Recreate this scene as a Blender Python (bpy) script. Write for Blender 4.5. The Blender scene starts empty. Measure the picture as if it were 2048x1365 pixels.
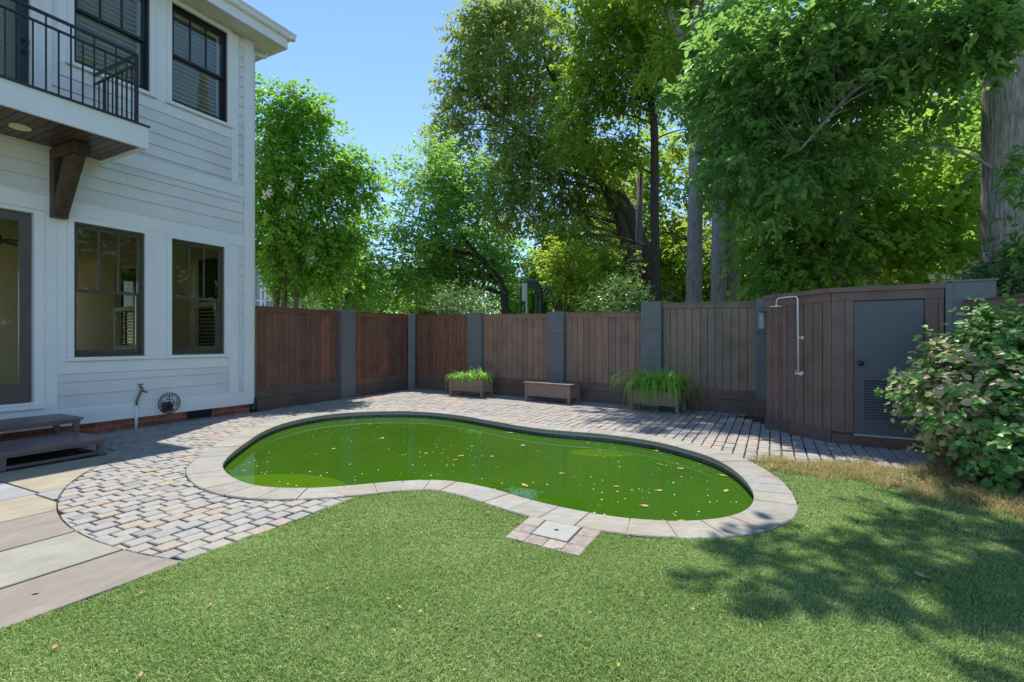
import bpy, bmesh, math, random
import numpy as np
from mathutils import Vector
random.seed(7); RNG = np.random.default_rng(7)
scene = bpy.context.scene
col = scene.collection

# ------------------------------------------------------------------ camera
FPX, HC, HY = 1000.0, 1.35, 682.5          # focal length in photo pixels, eye height, horizon row
cd = bpy.data.cameras.new('camera'); cam = bpy.data.objects.new('camera', cd); col.objects.link(cam)
cam.location = (0, 0, HC); cam.rotation_euler = (math.radians(90), 0, 0)
cd.sensor_width = 36; cd.lens = 36 * FPX / 2048; cd.clip_start = .05; cd.clip_end = 2000
scene.camera = cam
# ------------------------------------------------------------------ light
SUN_EL = math.radians(64.8); SUN_AZ = math.radians(-2.9)       # azimuth from +Y toward +X
w = bpy.data.worlds.new('World'); scene.world = w; w.use_nodes = True
nt = w.node_tree; sky = nt.nodes.new('ShaderNodeTexSky'); sky.sky_type = 'NISHITA'; sky.sun_disc = False
sky.sun_elevation = SUN_EL; sky.sun_rotation = SUN_AZ; sky.altitude = 200; sky.air_density = .85; sky.dust_density = .0; sky.ozone_density = 5
bg = nt.nodes['Background']; nt.links.new(sky.outputs[0], bg.inputs[0]); bg.inputs[1].default_value = .096
sd = bpy.data.lights.new('sun', 'SUN'); sun = bpy.data.objects.new('sun', sd); col.objects.link(sun)
sd.energy = 2.4; sd.angle = math.radians(.55); sd.color = (1, .955, .88)
ldir = Vector((-math.sin(SUN_AZ) * math.cos(SUN_EL), -math.cos(SUN_AZ) * math.cos(SUN_EL), -math.sin(SUN_EL)))
sun.rotation_euler = ldir.to_track_quat('-Z', 'Y').to_euler(); sun.location = (-1, 20, 40)
scene.view_settings.view_transform = 'Standard'; scene.view_settings.look = 'None'
scene.view_settings.exposure = 1.5; scene.view_settings.gamma = 1
scene.render.engine = 'CYCLES'
scene.cycles.max_bounces = 10; scene.cycles.diffuse_bounces = 6; scene.cycles.transparent_max_bounces = 24

# ------------------------------------------------------------------ geometry helpers
def G(px, py, z=0.0):
    Y = (HC - z) * FPX / (py - HY); return np.array([(px - 1024) / FPX * Y, Y])
def PX(px, py, Y): return np.array([(px - 1024) / FPX * Y, Y, HC + (HY - py) / FPX * Y])
D1 = np.array([.521, 1.0]); D1 /= np.linalg.norm(D1); NN = np.array([D1[1], -D1[0]])
CC = G(497, 826)
def W(a, d, z=None):                        # facade frame: a along the wall, d out from it
    p = CC + D1 * a + NN * d
    return (p[0], p[1]) if z is None else (p[0], p[1], z)
def AD(p): r = np.asarray(p)[:2] - CC; return r @ D1, r @ NN
AX3 = np.array([D1[0], D1[1], 0.]); NX3 = np.array([NN[0], NN[1], 0.]); ZX3 = np.array([0, 0, 1.])

class MB:
    def __init__(s): s.v = []; s.f = []
    def add(s, vs, fs):
        o = len(s.v); s.v.extend([tuple(map(float, v)) for v in vs]); s.f.extend([tuple(i + o for i in f) for f in fs]); return s
    def hexa(s, lo, hi):                    # two quads of 4 points
        return s.add(list(lo) + list(hi), [(3, 2, 1, 0), (4, 5, 6, 7), (0, 1, 5, 4), (1, 2, 6, 5), (2, 3, 7, 6), (3, 0, 4, 7)])
    def obox(s, c, ax, ay, az, sx, sy, sz):
        c = np.array(c, float); ax, ay, az = [np.array(q, float) for q in (ax, ay, az)]
        x, y, z = ax * sx / 2, ay * sy / 2, az * sz / 2
        return s.hexa([c - x - y - z, c + x - y - z, c + x + y - z, c - x + y - z], [c - x - y + z, c + x - y + z, c + x + y + z, c - x + y + z])
    def fbox(s, a0, a1, d0, d1, z0, z1):    # box in facade frame
        P = lambda a, d, z: W(a, d, z)
        return s.hexa([P(a0, d0, z0), P(a0, d1, z0), P(a1, d1, z0), P(a1, d0, z0)], [P(a0, d0, z1), P(a0, d1, z1), P(a1, d1, z1), P(a1, d0, z1)])
    def box(s, x0, x1, y0, y1, z0, z1):
        return s.hexa([(x0, y0, z0), (x1, y0, z0), (x1, y1, z0), (x0, y1, z0)], [(x0, y0, z1), (x1, y0, z1), (x1, y1, z1), (x0, y1, z1)])
    def bar(s, p, q, w, h, up=(0, 0, 1)):
        p = np.array(p, float); q = np.array(q, float); t = q - p; L = np.linalg.norm(t); t /= L
        u = np.array(up, float); x = np.cross(t, u); x /= np.linalg.norm(x); u = np.cross(x, t)
        return s.obox((p + q) / 2, t, x, u, L, w, h)
    def tube(s, pts, rs, n=8, cap=True):
        pts = [np.array(p, float) for p in pts]; m = len(pts)
        if not hasattr(rs, '__len__'): rs = [rs] * m
        vs = []; ref = np.array([.31, .17, .93])
        for i in range(m):
            t = pts[min(i + 1, m - 1)] - pts[max(i - 1, 0)]; t = t / (np.linalg.norm(t) + 1e-9)
            x = np.cross(t, ref)
            if np.linalg.norm(x) < .15: x = np.cross(t, np.array([1., 0, 0]))
            x /= np.linalg.norm(x); y = np.cross(t, x)
            if i == 0: px_ = x
            else:
                x = px_ - t * (px_ @ t); x /= np.linalg.norm(x) + 1e-9; y = np.cross(t, x); px_ = x
            for k in range(n):
                a = 2 * math.pi * k / n; vs.append(pts[i] + rs[i] * (math.cos(a) * x + math.sin(a) * y))
        fs = [(i * n + k, i * n + (k + 1) % n, (i + 1) * n + (k + 1) % n, (i + 1) * n + k) for i in range(m - 1) for k in range(n)]
        if cap: fs += [tuple(range(n))[::-1], tuple((m - 1) * n + k for k in range(n))]
        return s.add(vs, fs)
    def prism(s, poly, z0, z1, bev=0.0, jit=0.0):
        poly = [np.array(p[:2], float) for p in poly]
        ar = sum(poly[i][0] * poly[(i + 1) % len(poly)][1] - poly[(i + 1) % len(poly)][0] * poly[i][1] for i in range(len(poly)))
        if ar < 0: poly = poly[::-1]
        n = len(poly); c = sum(poly) / n
        rings = [[(p[0], p[1], z0) for p in poly]]
        if bev > 0:
            rings.append([(p[0], p[1], z1 - bev) for p in poly]); q = []
            for p in poly:
                t = c - p; l = np.linalg.norm(t); q.append((p[0] + t[0] / l * min(bev * 1.3, l * .4), p[1] + t[1] / l * min(bev * 1.3, l * .4), z1 + random.uniform(-jit, jit)))
            rings.append(q)
        else: rings.append([(p[0], p[1], z1) for p in poly])
        vs = [v for r in rings for v in r]; m = len(rings)
        fs = [(i * n + k, i * n + (k + 1) % n, (i + 1) * n + (k + 1) % n, (i + 1) * n + k) for i in range(m - 1) for k in range(n)]
        fs += [tuple(range(n))[::-1], tuple((m - 1) * n + k for k in range(n))]
        return s.add(vs, fs)
    def disc(s, c, ax, r, h, n=20):
        c = np.array(c, float); ax = np.array(ax, float); ax /= np.linalg.norm(ax)
        return s.tube([c - ax * h / 2, c + ax * h / 2], r, n)
    def ball(s, c, r, n=10, m=6, sc=(1, 1, 1)):
        vs = []; c = np.array(c, float)
        for i in range(m + 1):
            th = math.pi * i / m
            for k in range(n):
                ph = 2 * math.pi * k / n; vs.append(c + r * np.array([math.sin(th) * math.cos(ph) * sc[0], math.sin(th) * math.sin(ph) * sc[1], math.cos(th) * sc[2]]))
        return s.add(vs, [(i * n + k, (i + 1) * n + k, (i + 1) * n + (k + 1) % n, i * n + (k + 1) % n) for i in range(m) for k in range(n)])
    def build(s, name, m, parent=None, smooth=False):
        V = np.array(s.v); lo = V.min(0); hi = V.max(0); org = np.array([(lo[0] + hi[0]) / 2, (lo[1] + hi[1]) / 2, lo[2]])
        me = bpy.data.meshes.new(name); me.from_pydata([tuple(v) for v in V - org], [], s.f); me.validate(); me.update()
        if smooth: me.shade_smooth()
        if m: me.materials.append(MT[m])
        return link(name, me, org, parent)
def wl(o): return np.array(o.get('_w', (0, 0, 0)), float)
def link(name, data, org, parent=None):
    o = bpy.data.objects.new(name, data); col.objects.link(o); o['_w'] = [float(q) for q in org]
    if parent is not None: o.parent = parent; o.location = Vector(np.array(org) - wl(parent))
    else: o.location = Vector(org)
    return o
def thing(name, loc, label=None, cat=None, group=None):
    o = link(name, None, np.array(loc, float)); o.empty_display_size = .1; tag(o, label, cat, group); return o
def tag(o, label=None, cat=None, group=None, kind=None):
    if label: o['label'] = label
    if cat: o['category'] = cat
    if group: o['group'] = group
    if kind: o['kind'] = kind
    return o
def part(name, parent, loc): return link(name, None, np.array(loc, float), parent)

def fast_mesh(name, V, faces4, m, parent=None, attr=None, kind=None, smooth=False):
    """V (n,3), faces4 (k,4) int quads or (k,3) tris"""
    lo = V.min(0); hi = V.max(0); org = np.array([(lo[0] + hi[0]) / 2, (lo[1] + hi[1]) / 2, lo[2]])
    me = bpy.data.meshes.new(name); k, q = faces4.shape
    me.vertices.add(len(V)); me.vertices.foreach_set('co', (V - org).astype(np.float32).ravel())
    me.loops.add(k * q); me.loops.foreach_set('vertex_index', faces4.astype(np.int32).ravel())
    me.polygons.add(k); me.polygons.foreach_set('loop_start', np.arange(0, k * q, q, dtype=np.int32)); me.polygons.foreach_set('loop_total', np.full(k, q, np.int32))
    me.update(calc_edges=True)
    if attr is not None:
        at = me.attributes.new('tone', 'FLOAT', 'POINT'); at.data.foreach_set('value', attr.astype(np.float32))
    if smooth: me.shade_smooth()
    me.materials.append(MT[m]); o = link(name, me, org, parent)
    if kind: o['kind'] = kind
    return o

# ------------------------------------------------------------------ materials
MT = {}
def mat(name, c1, c2=None, rough=.6, scale=6, spec=.4, bump=0, bscale=None, stretch=(1, 1, 1), objvar=0.0, metal=0, detail=6, c3=None, s3=1.3, hue=None, rot=None):
    m = bpy.data.materials.new(name); m.use_nodes = True; n = m.node_tree.nodes; L = m.node_tree.links; b = n['Principled BSDF']
    b.inputs['Roughness'].default_value = rough; b.inputs['Specular IOR Level'].default_value = spec; b.inputs['Metallic'].default_value = metal
    geo = n.new('ShaderNodeNewGeometry'); mp = n.new('ShaderNodeMapping'); mp.inputs['Scale'].default_value = stretch
    if rot is not None: mp.vector_type = 'TEXTURE'; mp.inputs['Rotation'].default_value = (0, 0, rot)
    L.new(geo.outputs['Position'], mp.inputs['Vector'])
    oi = n.new('ShaderNodeObjectInfo')
    tx = n.new('ShaderNodeTexNoise'); tx.inputs['Scale'].default_value = scale; tx.inputs['Detail'].default_value = detail; tx.inputs['Roughness'].default_value = .62
    L.new(mp.outputs[0], tx.inputs['Vector'])
    rp = n.new('ShaderNodeValToRGB'); rp.color_ramp.elements[0].position = .32; rp.color_ramp.elements[1].position = .68
    rp.color_ramp.elements[0].color = (*c1, 1); rp.color_ramp.elements[1].color = (*(c2 or c1), 1); L.new(tx.outputs[0], rp.inputs[0]); out = rp.outputs[0]
    if c3:
        t3 = n.new('ShaderNodeTexNoise'); t3.inputs['Scale'].default_value = s3; t3.inputs['Detail'].default_value = 3; L.new(geo.outputs['Position'], t3.inputs['Vector'])
        r3 = n.new('ShaderNodeValToRGB'); r3.color_ramp.elements[0].position = .48; r3.color_ramp.elements[1].position = .7; L.new(t3.outputs[0], r3.inputs[0])
        mx = n.new('ShaderNodeMix'); mx.data_type = 'RGBA'; L.new(r3.outputs[0], mx.inputs[0]); L.new(out, mx.inputs[6]); mx.inputs[7].default_value = (*c3, 1); out = mx.outputs[2]
    if hue:                                  # palette picked by the object's own random number
        r4 = n.new('ShaderNodeValToRGB'); r4.color_ramp.interpolation = 'CONSTANT'; e = r4.color_ramp.elements
        while len(e) < len(hue): e.new(.5)
        for i, hcol in enumerate(hue): e[i].position = i / len(hue); e[i].color = (*hcol, 1)
        L.new(oi.outputs['Random'], r4.inputs[0]); mx = n.new('ShaderNodeMix'); mx.data_type = 'RGBA'; mx.blend_type = 'MULTIPLY'; mx.inputs[0].default_value = 1
        L.new(out, mx.inputs[6]); L.new(r4.outputs[0], mx.inputs[7]); out = mx.outputs[2]
    if objvar:
        mr = n.new('ShaderNodeMapRange'); mr.inputs[3].default_value = 1 - objvar; mr.inputs[4].default_value = 1 + objvar; L.new(oi.outputs['Random'], mr.inputs[0])
        mx = n.new('ShaderNodeMix'); mx.data_type = 'RGBA'; mx.blend_type = 'MULTIPLY'; mx.inputs[0].default_value = 1
        L.new(out, mx.inputs[6]); L.new(mr.outputs[0], mx.inputs[7]); out = mx.outputs[2]
    L.new(out, b.inputs['Base Color'])
    if bump:
        t2 = n.new('ShaderNodeTexNoise'); t2.inputs['Scale'].default_value = bscale or scale * 4; t2.inputs['Detail'].default_value = 5; L.new(mp.outputs[0], t2.inputs['Vector'])
        bp = n.new('ShaderNodeBump'); bp.inputs['Strength'].default_value = bump; bp.inputs['Distance'].default_value = .02; L.new(t2.outputs[0], bp.inputs['Height']); L.new(bp.outputs[0], b.inputs['Normal'])
    MT[name] = m; return m
def leafmat(name, dark, light, trans, tw=.45, gloss=.12, rough=.4, third=None):
    m = bpy.data.materials.new(name); m.use_nodes = True; n = m.node_tree.nodes; L = m.node_tree.links
    for q in list(n):
        if q.type == 'BSDF_PRINCIPLED': n.remove(q)
    out = n['Material Output']; at = n.new('ShaderNodeAttribute'); at.attribute_name = 'tone'
    rp = n.new('ShaderNodeValToRGB'); e = rp.color_ramp.elements; e[0].color = (*dark, 1); e[1].color = (*light, 1); e[0].position = .1; e[1].position = .8
    if third: q = e.new(.97); q.color = (*third, 1)
    L.new(at.outputs['Fac'], rp.inputs[0])
    df = n.new('ShaderNodeBsdfDiffuse'); L.new(rp.outputs[0], df.inputs[0])
    tr = n.new('ShaderNodeBsdfTranslucent'); mx = n.new('ShaderNodeMix'); mx.data_type = 'RGBA'; mx.blend_type = 'MIX'; mx.inputs[0].default_value = .55
    L.new(rp.outputs[0], mx.inputs[6]); mx.inputs[7].default_value = (*trans, 1); L.new(mx.outputs[2], tr.inputs[0])
    m1 = n.new('ShaderNodeMixShader'); m1.inputs[0].default_value = tw; L.new(df.outputs[0], m1.inputs[1]); L.new(tr.outputs[0], m1.inputs[2])
    gl = n.new('ShaderNodeBsdfGlossy'); gl.inputs['Roughness'].default_value = rough; gl.inputs[0].default_value = (.75, .85, .7, 1)
    ml = n.new('ShaderNodeLayerWeight'); ml.inputs[0].default_value = .12 + gloss * .1; mz = n.new('ShaderNodeMath'); mz.operation = 'MULTIPLY'; mz.inputs[1].default_value = .10 + gloss * .25; L.new(ml.outputs['Facing'], mz.inputs[0]); ml = mz
    m2 = n.new('ShaderNodeMixShader'); L.new(ml.outputs[0], m2.inputs[0]); L.new(m1.outputs[0], m2.inputs[1]); L.new(gl.outputs[0], m2.inputs[2]); L.new(m2.outputs[0], out.inputs[0])
    MT[name] = m
def glassmat(name, tint, ior=1.5):
    m = bpy.data.materials.new(name); m.use_nodes = True; n = m.node_tree.nodes; L = m.node_tree.links; n.remove(n['Principled BSDF'])
    t = n.new('ShaderNodeBsdfTransparent'); t.inputs[0].default_value = (*tint, 1); g = n.new('ShaderNodeBsdfGlossy'); g.inputs['Roughness'].default_value = .02
    f = n.new('ShaderNodeFresnel'); f.inputs[0].default_value = ior; x = n.new('ShaderNodeMixShader'); L.new(f.outputs[0], x.inputs[0]); L.new(t.outputs[0], x.inputs[1]); L.new(g.outputs[0], x.inputs[2]); L.new(x.outputs[0], n['Material Output'].inputs[0]); MT[name] = m

mat('house_paint', (.66, .665, .65), (.72, .722, .70), rough=.55, scale=2.2, bump=.12, bscale=90, stretch=(1, 1, 2.2), c3=(.60, .605, .58), s3=.9)
mat('trim_paint', (.72, .73, .72), (.77, .775, .76), rough=.45, scale=3, bump=.06, bscale=120)
mat('soffit_paint', (.62, .60, .54), (.68, .66, .60), rough=.5, scale=4)
mat('sash_olive', (.075, .07, .05), (.09, .085, .06), rough=.35, scale=10)
mat('sash_black', (.016, .018, .022), (.024, .026, .03), rough=.35, scale=10)
mat('door_brown', (.085, .07, .06), (.10, .085, .075), rough=.4, scale=10)
mat('iron', (.018, .02, .024), (.028, .03, .034), rough=.35, scale=30, bump=.1)
mat('shutter_white', (.62, .62, .54), (.68, .68, .60), rough=.5)
mat('interior_wall', (.58, .52, .40), (.62, .56, .43), rough=.8)
mat('interior_ceiling', (.6, .56, .45), rough=.8)
mat('interior_floor', (.22, .13, .07), (.3, .18, .1), rough=.35, scale=4, stretch=(1, 12, 1))
mat('fan_black', (.01, .01, .01), rough=.4)
mat('brick', (.23, .065, .035), (.36, .12, .07), rough=.85, scale=18, bump=.5, bscale=60, objvar=.28)
mat('mortar', (.42, .33, .27), (.5, .42, .36), rough=.95, scale=30, bump=.4)
mat('shingle', (.05, .048, .045), (.09, .085, .08), rough=.9, scale=14, bump=.5)
mat('soffit_wood', (.055, .035, .028), (.12, .075, .05), rough=.4, scale=5, stretch=(3, 3, 1), objvar=.25)
mat('beam_wood', (.03, .018, .013), (.085, .05, .03), rough=.5, scale=7, stretch=(1.5, 1.5, .5), bump=.4, bscale=25, c3=(.10, .06, .032), s3=4)
mat('step_wood', (.14, .10, .10), (.19, .14, .135), rough=.38, scale=4, stretch=(1, 1, 1), bump=.15, bscale=50)
for k, (c1, c2, hu) in dict(fence_red=((0.117, 0.057, 0.037), (0.248, 0.124, 0.076), [(1, 1, 1), (1.25, 1.05, .95), (.8, .78, .8), (1.05, .95, .9), (.9, .95, 1)]),
                           fence_brown=((0.188, 0.118, 0.086), (0.316, 0.196, 0.141), [(1, 1, 1), (1.15, 1.02, .97), (.82, .86, .88), (1.05, 1.08, 1.06), (.95, .9, .9)]),
                           fence_grey=((0.180, 0.136, 0.100), (0.273, 0.209, 0.150), [(1, 1, 1), (1.2, 1.02, .95), (.85, .86, .85), (1.08, 1.1, 1.05), (.95, .95, .98)]),
                           shed_wood=((0.138, 0.087, 0.072), (0.213, 0.137, 0.110), [(1, 1, 1), (1.12, 1.02, 1), (.88, .9, .92), (1.05, 1, 1.04)]),
                           rail_brown=((0.117, 0.076, 0.057), (0.186, 0.122, 0.092), [(1, 1, 1), (1.1, 1, .95), (.9, .92, .95)])).items():
    c1 = tuple(.55 * p + .45 * q for p, q in zip(c1, c2))
    mat(k, c1, c2, rough=.62, scale=5, stretch=(5, 5, .4), bump=.35, bscale=22, hue=hu, c3=tuple(.85 * q for q in c1), s3=3.5, detail=9)
mat('block_paint', (.14, .142, .142), (.18, .182, .178), rough=.6, scale=9, bump=.35, bscale=40, c3=(.14, .145, .145), s3=1.1)
mat('shed_door', (.095, .105, .115), (.11, .12, .13), rough=.5, scale=8, bump=.12, bscale=60)
mat('bench_wood', (.21, .14, .11), (.30, .205, .165), rough=.55, scale=4, stretch=(1, 1, 6), bump=.2, bscale=25, objvar=.1)
mat('chrome', (.74, .74, .73), (.8, .8, .79), rough=.38, metal=.35)
mat('white_pipe', (.72, .72, .7), (.78, .78, .75), rough=.4)
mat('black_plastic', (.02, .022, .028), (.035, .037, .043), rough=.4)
mat('hose', (.05, .045, .02), (.3, .26, .05), rough=.5, scale=60)
PAV = [(1, 1, 1), (1.04, 1.01, .97), (.93, .96, .98), (.98, .97, 1.0), (1.06, .94, .80), (.80, .81, .82), (1.03, 1.02, .98), (.93, .96, .92), (1.04, .94, .89), (.88, .89, .91), (1.0, 1.0, .98), (1.06, .99, .85)]
mat('paver', (.26, .25, .23), (.35, .335, .305), rough=.8, scale=14, bump=.45, bscale=50, hue=PAV, c3=(.34, .30, .26), s3=3.2)
mat('paver_far', (.245, .232, .22), (.365, .34, .315), rough=.8, scale=5.5, bump=.35, bscale=50, c3=(.38, .31, .26), s3=1.1)
mat('joint_sand', (.045, .042, .036), (.09, .08, .065), rough=.95, scale=30, bump=.6)
mat('coping_stone', (.235, .225, .20), (.335, .32, .285), rough=.7, scale=9, bump=.35, bscale=30, stretch=(1, 2.2, 1), detail=9, hue=[(1, 1, 1), (.95, .97, 1), (1.05, 1.02, .97), (.92, .93, .93), (1.02, .98, .92), (1.04, 1.04, 1.03)], c3=(.25, .215, .17), s3=2.5)
mat('flagstone', (.175, .155, .128), (.35, .32, .27), rough=.75, scale=3.2, stretch=(.8, 2.4, 1), bump=.4, bscale=16, hue=[(1, 1, 1), (1.02, .95, .88), (.84, .93, 1.0), (1.0, 1.0, .86), (.9, .85, .8)], detail=8, c3=(.38, .31, .27), s3=1.8)
ROT = math.atan2(D1[1], D1[0])
for k, c1, c2 in (('flag_slate', (.23, .245, .25), (.31, .32, .315)), ('flag_tan', (.27, .23, .165), (.36, .315, .235)), ('flag_brown', (.185, .16, .135), (.28, .245, .205)), ('flag_olive', (.235, .225, .18), (.31, .30, .245))):
    mat(k, c1, c2, rough=.8, scale=4.5, stretch=(1.5, .7, 1), rot=ROT, bump=.8, bscale=11, detail=12, c3=tuple(.78 * q for q in c2), s3=2.6)
mat('lid', (.28, .275, .255), (.34, .335, .31), rough=.8, scale=25, bump=.15)
mat('rough_stone', (.22, .175, .15), (.36, .30, .26), rough=.85, scale=22, bump=.8, bscale=40)
mat('border_tan', (.27, .235, .19), (.36, .32, .265), rough=.8, scale=14, bump=.35, bscale=40, objvar=.1)
mat('pool_tile', (.045, .06, .055), (.11, .13, .115), rough=.35, scale=16, bump=.2)
mat('pool_plaster', (.05, .12, .02), (.08, .17, .03), rough=.8, scale=3)
mat('submerged_yellow', (.62, .62, .12), (.7, .7, .14), rough=.8, scale=3)
mat('soil', (.05, .042, .03), (.09, .075, .05), rough=.95, scale=8, bump=.6)
mat('lawn_ground', (.12, .15, .05), (.18, .19, .085), rough=.95, scale=1.5, bump=.6, bscale=20)
mat('turf_backing', (.05, .085, .02), (.08, .125, .03), rough=.9, scale=40)
mat('bark_grey', (.17, .155, .14), (.40, .37, .34), rough=.92, scale=10, stretch=(2.4, 2.4, .35), bump=2.2, bscale=9, detail=10)
mat('bark_dark', (.040, .033, .026), (.10, .08, .062), rough=.92, scale=8, stretch=(2.4, 2.4, .35), bump=2.2, bscale=9, detail=10)
mat('bark_tan', (.16, .10, .065), (.25, .17, .11), rough=.85, scale=5, stretch=(2, 2, .4), bump=.4)
mat('pole_wood', (.09, .075, .07), (.15, .13, .12), rough=.9, scale=6, stretch=(3, 3, .3))
mat('stem', (.10, .065, .04), (.17, .12, .08), rough=.9, scale=9)
mat('far_siding', (.33, .34, .40), (.38, .39, .44), rough=.7, scale=3)
mat('far_white', (.72, .72, .70), (.78, .78, .76), rough=.7)
mat('far_dark', (.03, .035, .04), rough=.2)
mat('far_stone', (.45, .38, .32), (.6, .53, .46), rough=.85, scale=3, objvar=.2)
mat('canopy_green', (.05, .085, .07), (.08, .12, .1), rough=.5, scale=3)
mat('sign_pale', (.42, .44, .4), (.5, .52, .46), rough=.5)
mat('dead_leaf', (.25, .14, .06), (.46, .31, .16), rough=.7, scale=40, hue=[(1, 1, 1), (1.1, .75, .6), (1, 1.1, .9), (.6, .5, .45), (1.15, 1.1, .7)])
mat('yellow_leaf', (.36, .25, .03), (.5, .36, .07), rough=.6, scale=40)
mat('debris', (.6, .58, .48), (.75, .72, .6), rough=.8, scale=40)
mat('twig', (.05, .035, .025), (.11, .08, .055), rough=.9, scale=40)
mat('flower', (.7, .68, .6), (.82, .8, .74), rough=.8, scale=30)
mat('lamp_warm', (.8, .68, .4), (.82, .7, .45), rough=.4)
glassmat('glass_clear', (.92, .94, .93))
glassmat('glass_bronze', (.93, .91, .78), 1.42)
glassmat('glass_seeded', (.9, .9, .88))
nt_ = MT['glass_seeded'].node_tree; d_ = nt_.nodes.new('ShaderNodeBsdfDiffuse'); d_.inputs[0].default_value = (.8, .82, .8, 1); q_ = nt_.nodes.new('ShaderNodeMixShader'); q_.inputs[0].default_value = .32
o_ = nt_.nodes['Material Output'].inputs[0]; nt_.links.new(o_.links[0].from_socket, q_.inputs[1]); nt_.links.new(d_.outputs[0], q_.inputs[2]); nt_.links.new(q_.outputs[0], o_)
glassmat('glass_upper', (.88, .92, .86), 1.45)
leafmat('leaf_turf', (.09, .205, .035), (.55, .66, .29), (.50, .68, .15), tw=.37, gloss=.45, rough=.45)
leafmat('leaf_dry', (.30, .22, .10), (.70, .56, .32), (.65, .5, .22), tw=.42, third=(.20, .28, .07), gloss=.1)
leafmat('leaf_lily', (0.140, 0.329, 0.050), (0.355, 0.709, 0.107), (0.467, 0.751, 0.083), tw=.45, third=(.5, .42, .16), gloss=.2)
leafmat('leaf_bush', (.085, .20, .06), (.25, .44, .13), (.36, .62, .12), tw=.3, third=(.52, .40, .25), gloss=.35, rough=.32)
leafmat('leaf_myrtle', (0.137, 0.302, 0.055), (0.290, 0.550, 0.091), (0.401, 0.704, 0.051), tw=.52)
leafmat('leaf_oak', (.12, .20, .06), (.34, .44, .13), (.54, .66, .12), tw=.48, gloss=.35)
leafmat('leaf_poplar', (.12, .22, .04), (.27, .40, .06), (.52, .72, .06), tw=.52)
leafmat('leaf_dogwood', (0.145, 0.289, 0.073), (0.328, 0.579, 0.126), (0.457, 0.716, 0.098), tw=.52)
leafmat('leaf_bright', (.17, .28, .03), (.36, .50, .06), (.65, .80, .07), tw=.55)
leafmat('leaf_pecan', (.06, .17, .055), (.27, .46, .14), (.42, .70, .12), tw=.5, gloss=.45, rough=.36)
leafmat('leaf_maple', (.13, .27, .06), (.34, .52, .11), (.56, .80, .09), tw=.55)
leafmat('leaf_yellow', (.16, .20, .04), (.36, .38, .07), (.55, .55, .08), tw=.55)
leafmat('leaf_laurel', (.06, .14, .05), (.20, .32, .13), (.26, .46, .12), tw=.3, gloss=.45, rough=.35)

# water
m = bpy.data.materials.new('water'); m.use_nodes = True; n = m.node_tree.nodes; L = m.node_tree.links; n.remove(n['Principled BSDF'])
df = n.new('ShaderNodeBsdfDiffuse'); tn = n.new('ShaderNodeTexNoise'); tn.inputs['Scale'].default_value = .9; tn.inputs['Detail'].default_value = 3
ge = n.new('ShaderNodeNewGeometry'); L.new(ge.outputs['Position'], tn.inputs['Vector']); rp = n.new('ShaderNodeValToRGB')
rp.color_ramp.elements[0].color = (.040, .125, .006, 1); rp.color_ramp.elements[1].color = (.070, .19, .009, 1); L.new(tn.outputs[0], rp.inputs[0]); L.new(rp.outputs[0], df.inputs[0])
tp = n.new('ShaderNodeBsdfTransparent'); tp.inputs[0].default_value = (.55, .75, .12, 1); x1 = n.new('ShaderNodeMixShader'); x1.inputs[0].default_value = .64
L.new(tp.outputs[0], x1.inputs[1]); L.new(df.outputs[0], x1.inputs[2]); gl = n.new('ShaderNodeBsdfGlossy'); gl.inputs['Roughness'].default_value = .012
fr = n.new('ShaderNodeFresnel'); fr.inputs[0].default_value = 1.33; tb = n.new('ShaderNodeTexNoise'); tb.inputs['Scale'].default_value = 3.5; L.new(ge.outputs['Position'], tb.inputs['Vector'])
bp = n.new('ShaderNodeBump'); bp.inputs['Strength'].default_value = .012; bp.inputs['Distance'].default_value = .02; L.new(tb.outputs[0], bp.inputs['Height']); L.new(bp.outputs[0], gl.inputs['Normal']); L.new(bp.outputs[0], fr.inputs['Normal'])
x2 = n.new('ShaderNodeMixShader'); L.new(fr.outputs[0], x2.inputs[0]); L.new(x1.outputs[0], x2.inputs[1]); L.new(gl.outputs[0], x2.inputs[2]); L.new(x2.outputs[0], n['Material Output'].inputs[0]); MT['water'] = m

# ------------------------------------------------------------------ pool outline
IN = [(441.3, 930), (449, 947.5), (472.8, 962.8), (510.4, 974.8), (551.4, 979), (606, 980), (667.6, 976.5), (722, 972.4), (770, 967.3), (838.5, 962.2), (896.6, 963.9), (947.8, 971.4),
      (999, 985), (1046, 999), (1099, 1013.6), (1157.8, 1025.3), (1222, 1036.6), (1284.8, 1043.7), (1341.4, 1046.4), (1398, 1044.8), (1443, 1040.5), (1482, 1031), (1505.5, 1016.3), (1513.3, 998.8), (1507.4, 979.2), (1488, 955.8),
      (1462.5, 935), (1423.4, 915), (1368.8, 898), (1300, 881.5), (1200, 868), (1130, 863), (1060, 855.5), (975.9, 841.4), (922, 832), (838.5, 824), (753, 823.7), (674.4, 828), (619.7, 835.5), (565, 848), (524, 864), (490, 886), (459, 909)]
IN = np.array([G(*p) for p in IN])
def catmull(P, k=14):
    out = []; N = len(P)
    for i in range(N):
        a, b, c, d = P[i - 1], P[i], P[(i + 1) % N], P[(i + 2) % N]
        for t in np.arange(k) / k:
            out.append(.5 * ((2 * b) + (c - a) * t + (2 * a - 5 * b + 4 * c - d) * t * t + (3 * b - a - 3 * c + d) * t ** 3))
    return np.array(out)
def resample(P, N):
    Q = np.vstack([P, P[:1]]); s = np.r_[0, np.cumsum(np.linalg.norm(np.diff(Q, axis=0), axis=1))]; t = np.linspace(0, s[-1], N + 1)[:-1]
    return np.c_[np.interp(t, s, Q[:, 0]), np.interp(t, s, Q[:, 1])]
LOOP = resample(catmull(IN), 360)
for _ in range(14): LOOP = .25 * np.roll(LOOP, 1, 0) + .5 * LOOP + .25 * np.roll(LOOP, -1, 0)
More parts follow.
